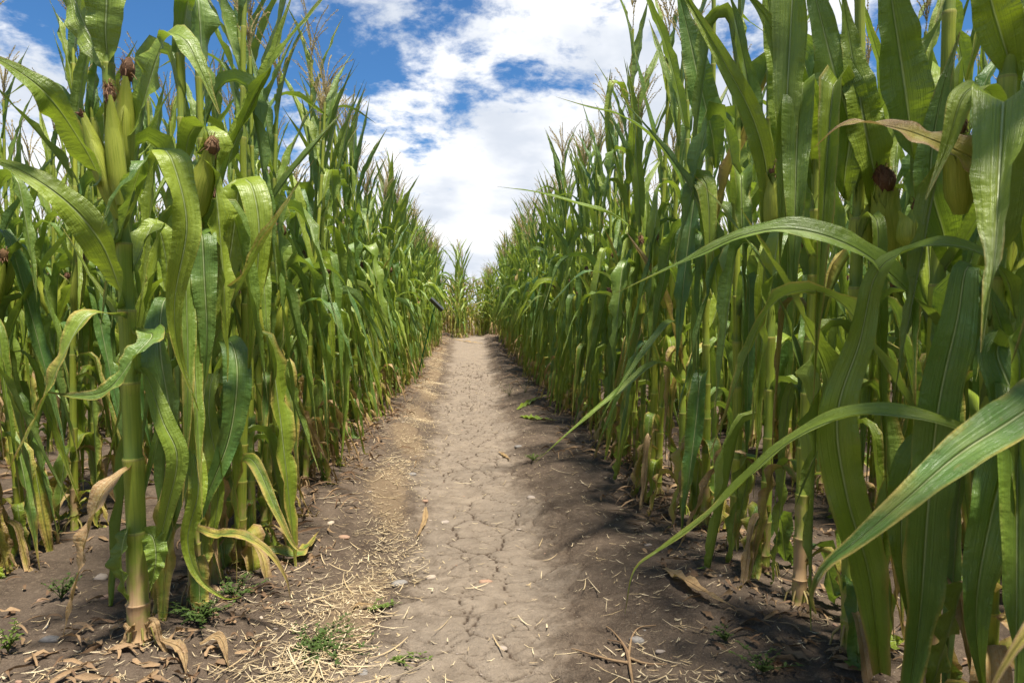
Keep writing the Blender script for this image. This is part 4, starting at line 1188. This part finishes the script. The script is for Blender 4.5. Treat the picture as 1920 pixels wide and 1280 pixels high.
weed(1000, 865, .05, 12, .06, 'small grassy tuft on the straw right of the path', 'weedy')
weed(1430, 1262, .06, 9, .07, 'small weed on dark soil in front of the right row')
weed(1360, 1205, .04, 5, .06, 'tiny sprig of weed on the dark soil at right')

# ------------------------------------------------------------------ single fallen pieces
def fallen(ctrl, W, lab, mat='leaf', dry=.85, group=None, ripple=.2, lifts=None):
    pts = []
    for i, (px, py) in enumerate(ctrl):
        p = ground_px(px, py); p[2] = on_ground(p[0], p[1]) + .010 + (lifts[i] if lifts else 0); pts.append(p)
    c = catmull(np.array(pts), 26); o = c[0].copy()
    g = Geo(); r_ = random.Random(int(ctrl[0][0]))
    blade(g, c - o, np.repeat([[0, -.35, 1.]], 26, 0), W, r_, .35, ripple, 4, r_.random(), dry, .4, mat, clasp=False)
    tag(link('fallen_leaf', g.mesh('fallen_leaf'), None, o), lab, 'fallen leaf', group)
G_F = 'fallen dry maize leaves on the soil'
fallen([(798, 955), (797, 978), (788, 1000), (780, 1015)], .022, 'small pale dry leaf lying on the left half of the path', dry=.9, group=G_F)
fallen([(935, 850), (945, 856), (958, 866)], .022, 'short dry leaf scrap on the path farther up, right of middle', dry=.9, group=G_F)
fallen([(1245, 1072), (1290, 1105), (1340, 1135), (1385, 1150)], .035, 'long tan leaf on the dark soil in front of the right row', dry=.85, group=G_F, lifts=[0, .01, .01, 0])
fallen([(905, 645), (860, 640), (840, 636)], .05, 'tan leaf scrap lying at the far end of the path', dry=.9, group=G_F)
fallen([(430, 1075), (500, 1055), (560, 1050), (600, 1010)], .045, 'greenish drying leaf curled on the soil beside the left row', dry=.30, group=G_F, lifts=[.02, .02, .01, .02])
fallen([(700, 1140), (672, 1140), (660, 1150)], .012, 'brown stick-like leaf scrap in the straw', dry=.9, group=G_F)
fallen([(970, 770), (1000, 752), (1030, 745)], .05, 'green leaf tip resting on the soil at the right row foot, nearer one', dry=.0, group='green leaf tips on the soil right of the path')
fallen([(975, 783), (1005, 786), (1045, 790)], .05, 'green leaf resting on soil at the right row foot, lower one', dry=.02, group='green leaf tips on the soil right of the path')
fallen([(300, 1215), (340, 1235), (350, 1275)], .022, 'tan curled dead leaf at the foot of the thick left stalk', dry=.95, group=G_F, lifts=[.01, .01, 0])
fallen([(375, 1225), (412, 1220), (430, 1262)], .02, 'narrow brown dead leaf on the straw at bottom left', dry=.98, group=G_F, lifts=[.01, .02, 0])

# uprooted stem base on the right
p = ground_px(1180, 1225)
org = np.array([p[0], p[1], on_ground(p[0], p[1])])
g = Geo()
for ctrl in ([(1182, 1262), (1176, 1225), (1150, 1190), (1137, 1180)], [(1182, 1262), (1168, 1215), (1140, 1205)], [(1182, 1250), (1140, 1242), (1085, 1225), (1072, 1222)],
             [(1178, 1240), (1185, 1200), (1200, 1182), (1230, 1178)], [(1182, 1262), (1186, 1290), (1184, 1330)], [(1180, 1240), (1210, 1250), (1250, 1252)]):
    pts = []
    for px, py in ctrl:
        q_ = ground_px(px, py); q_[2] = on_ground(q_[0], q_[1]) + .008; pts.append(q_ - org)
    c = catmull(pts, 16)
    tube(g, c, np.linspace(.0034, .0012, 16), 5, 'deadleaf', rg.random())
tag(link('maize_root', g.mesh('maize_root'), None, org), 'dried branching root stub lying on the soil at bottom right', 'root')

# ------------------------------------------------------------------ small panel on a green stake in the left row
b = ground_px(781, 712); b[2] = on_ground(b[0], b[1])
t_ = P(815, 576, b[1] - .25)
root = empty('path_marker', b)
g = Geo(); tube(g, np.array([[0, 0, -.02], (t_ - b) * .5, t_ - b]), .007, 8, 'stake'); link('stake', g.mesh('stake'), root)
def box(g, c, ax, ay, az, mat):
    c = np.asarray(c); vs = []
    for sx in (-1, 1):
        for sy in (-1, 1):
            for sz in (-1, 1): vs.append(c + sx * ax + sy * ay + sz * az)
    q = [[0, 1, 3, 2], [4, 6, 7, 5], [0, 4, 5, 1], [2, 3, 7, 6], [0, 2, 6, 4], [1, 5, 7, 3]]
    for f_ in q:
        g.add([vs[i] for i in f_], [[0, 1, 2, 3]], [[0, 0], [1, 0], [1, 1], [0, 1]], 0, 0, mat)
pa, pb = P(807, 560, b[1] - .25), P(830, 582, b[1] - .25)
ax = (pb - pa) / 2; ay = unit(np.array([.35, -.8, .28])) * .035; ay = ay - (ay @ unit(ax)) * unit(ax); azv = unit(np.cross(ax, ay)) * .009
if azv[2] < 0: azv = -azv
g = Geo(); box(g, (pa + pb) / 2 - b, ax, ay, azv, 'panel'); link('housing', g.mesh('housing'), root)
g = Geo(); box(g, (pa + pb) / 2 - b + azv * 1.25, ax * .9, ay * .9, azv * .25, 'panel_face'); link('panel', g.mesh('panel'), root)
tag(root, 'small dark tilted panel on a thin green stake leaning out of the left row', 'marker')
print('objects', len(bpy.data.objects))
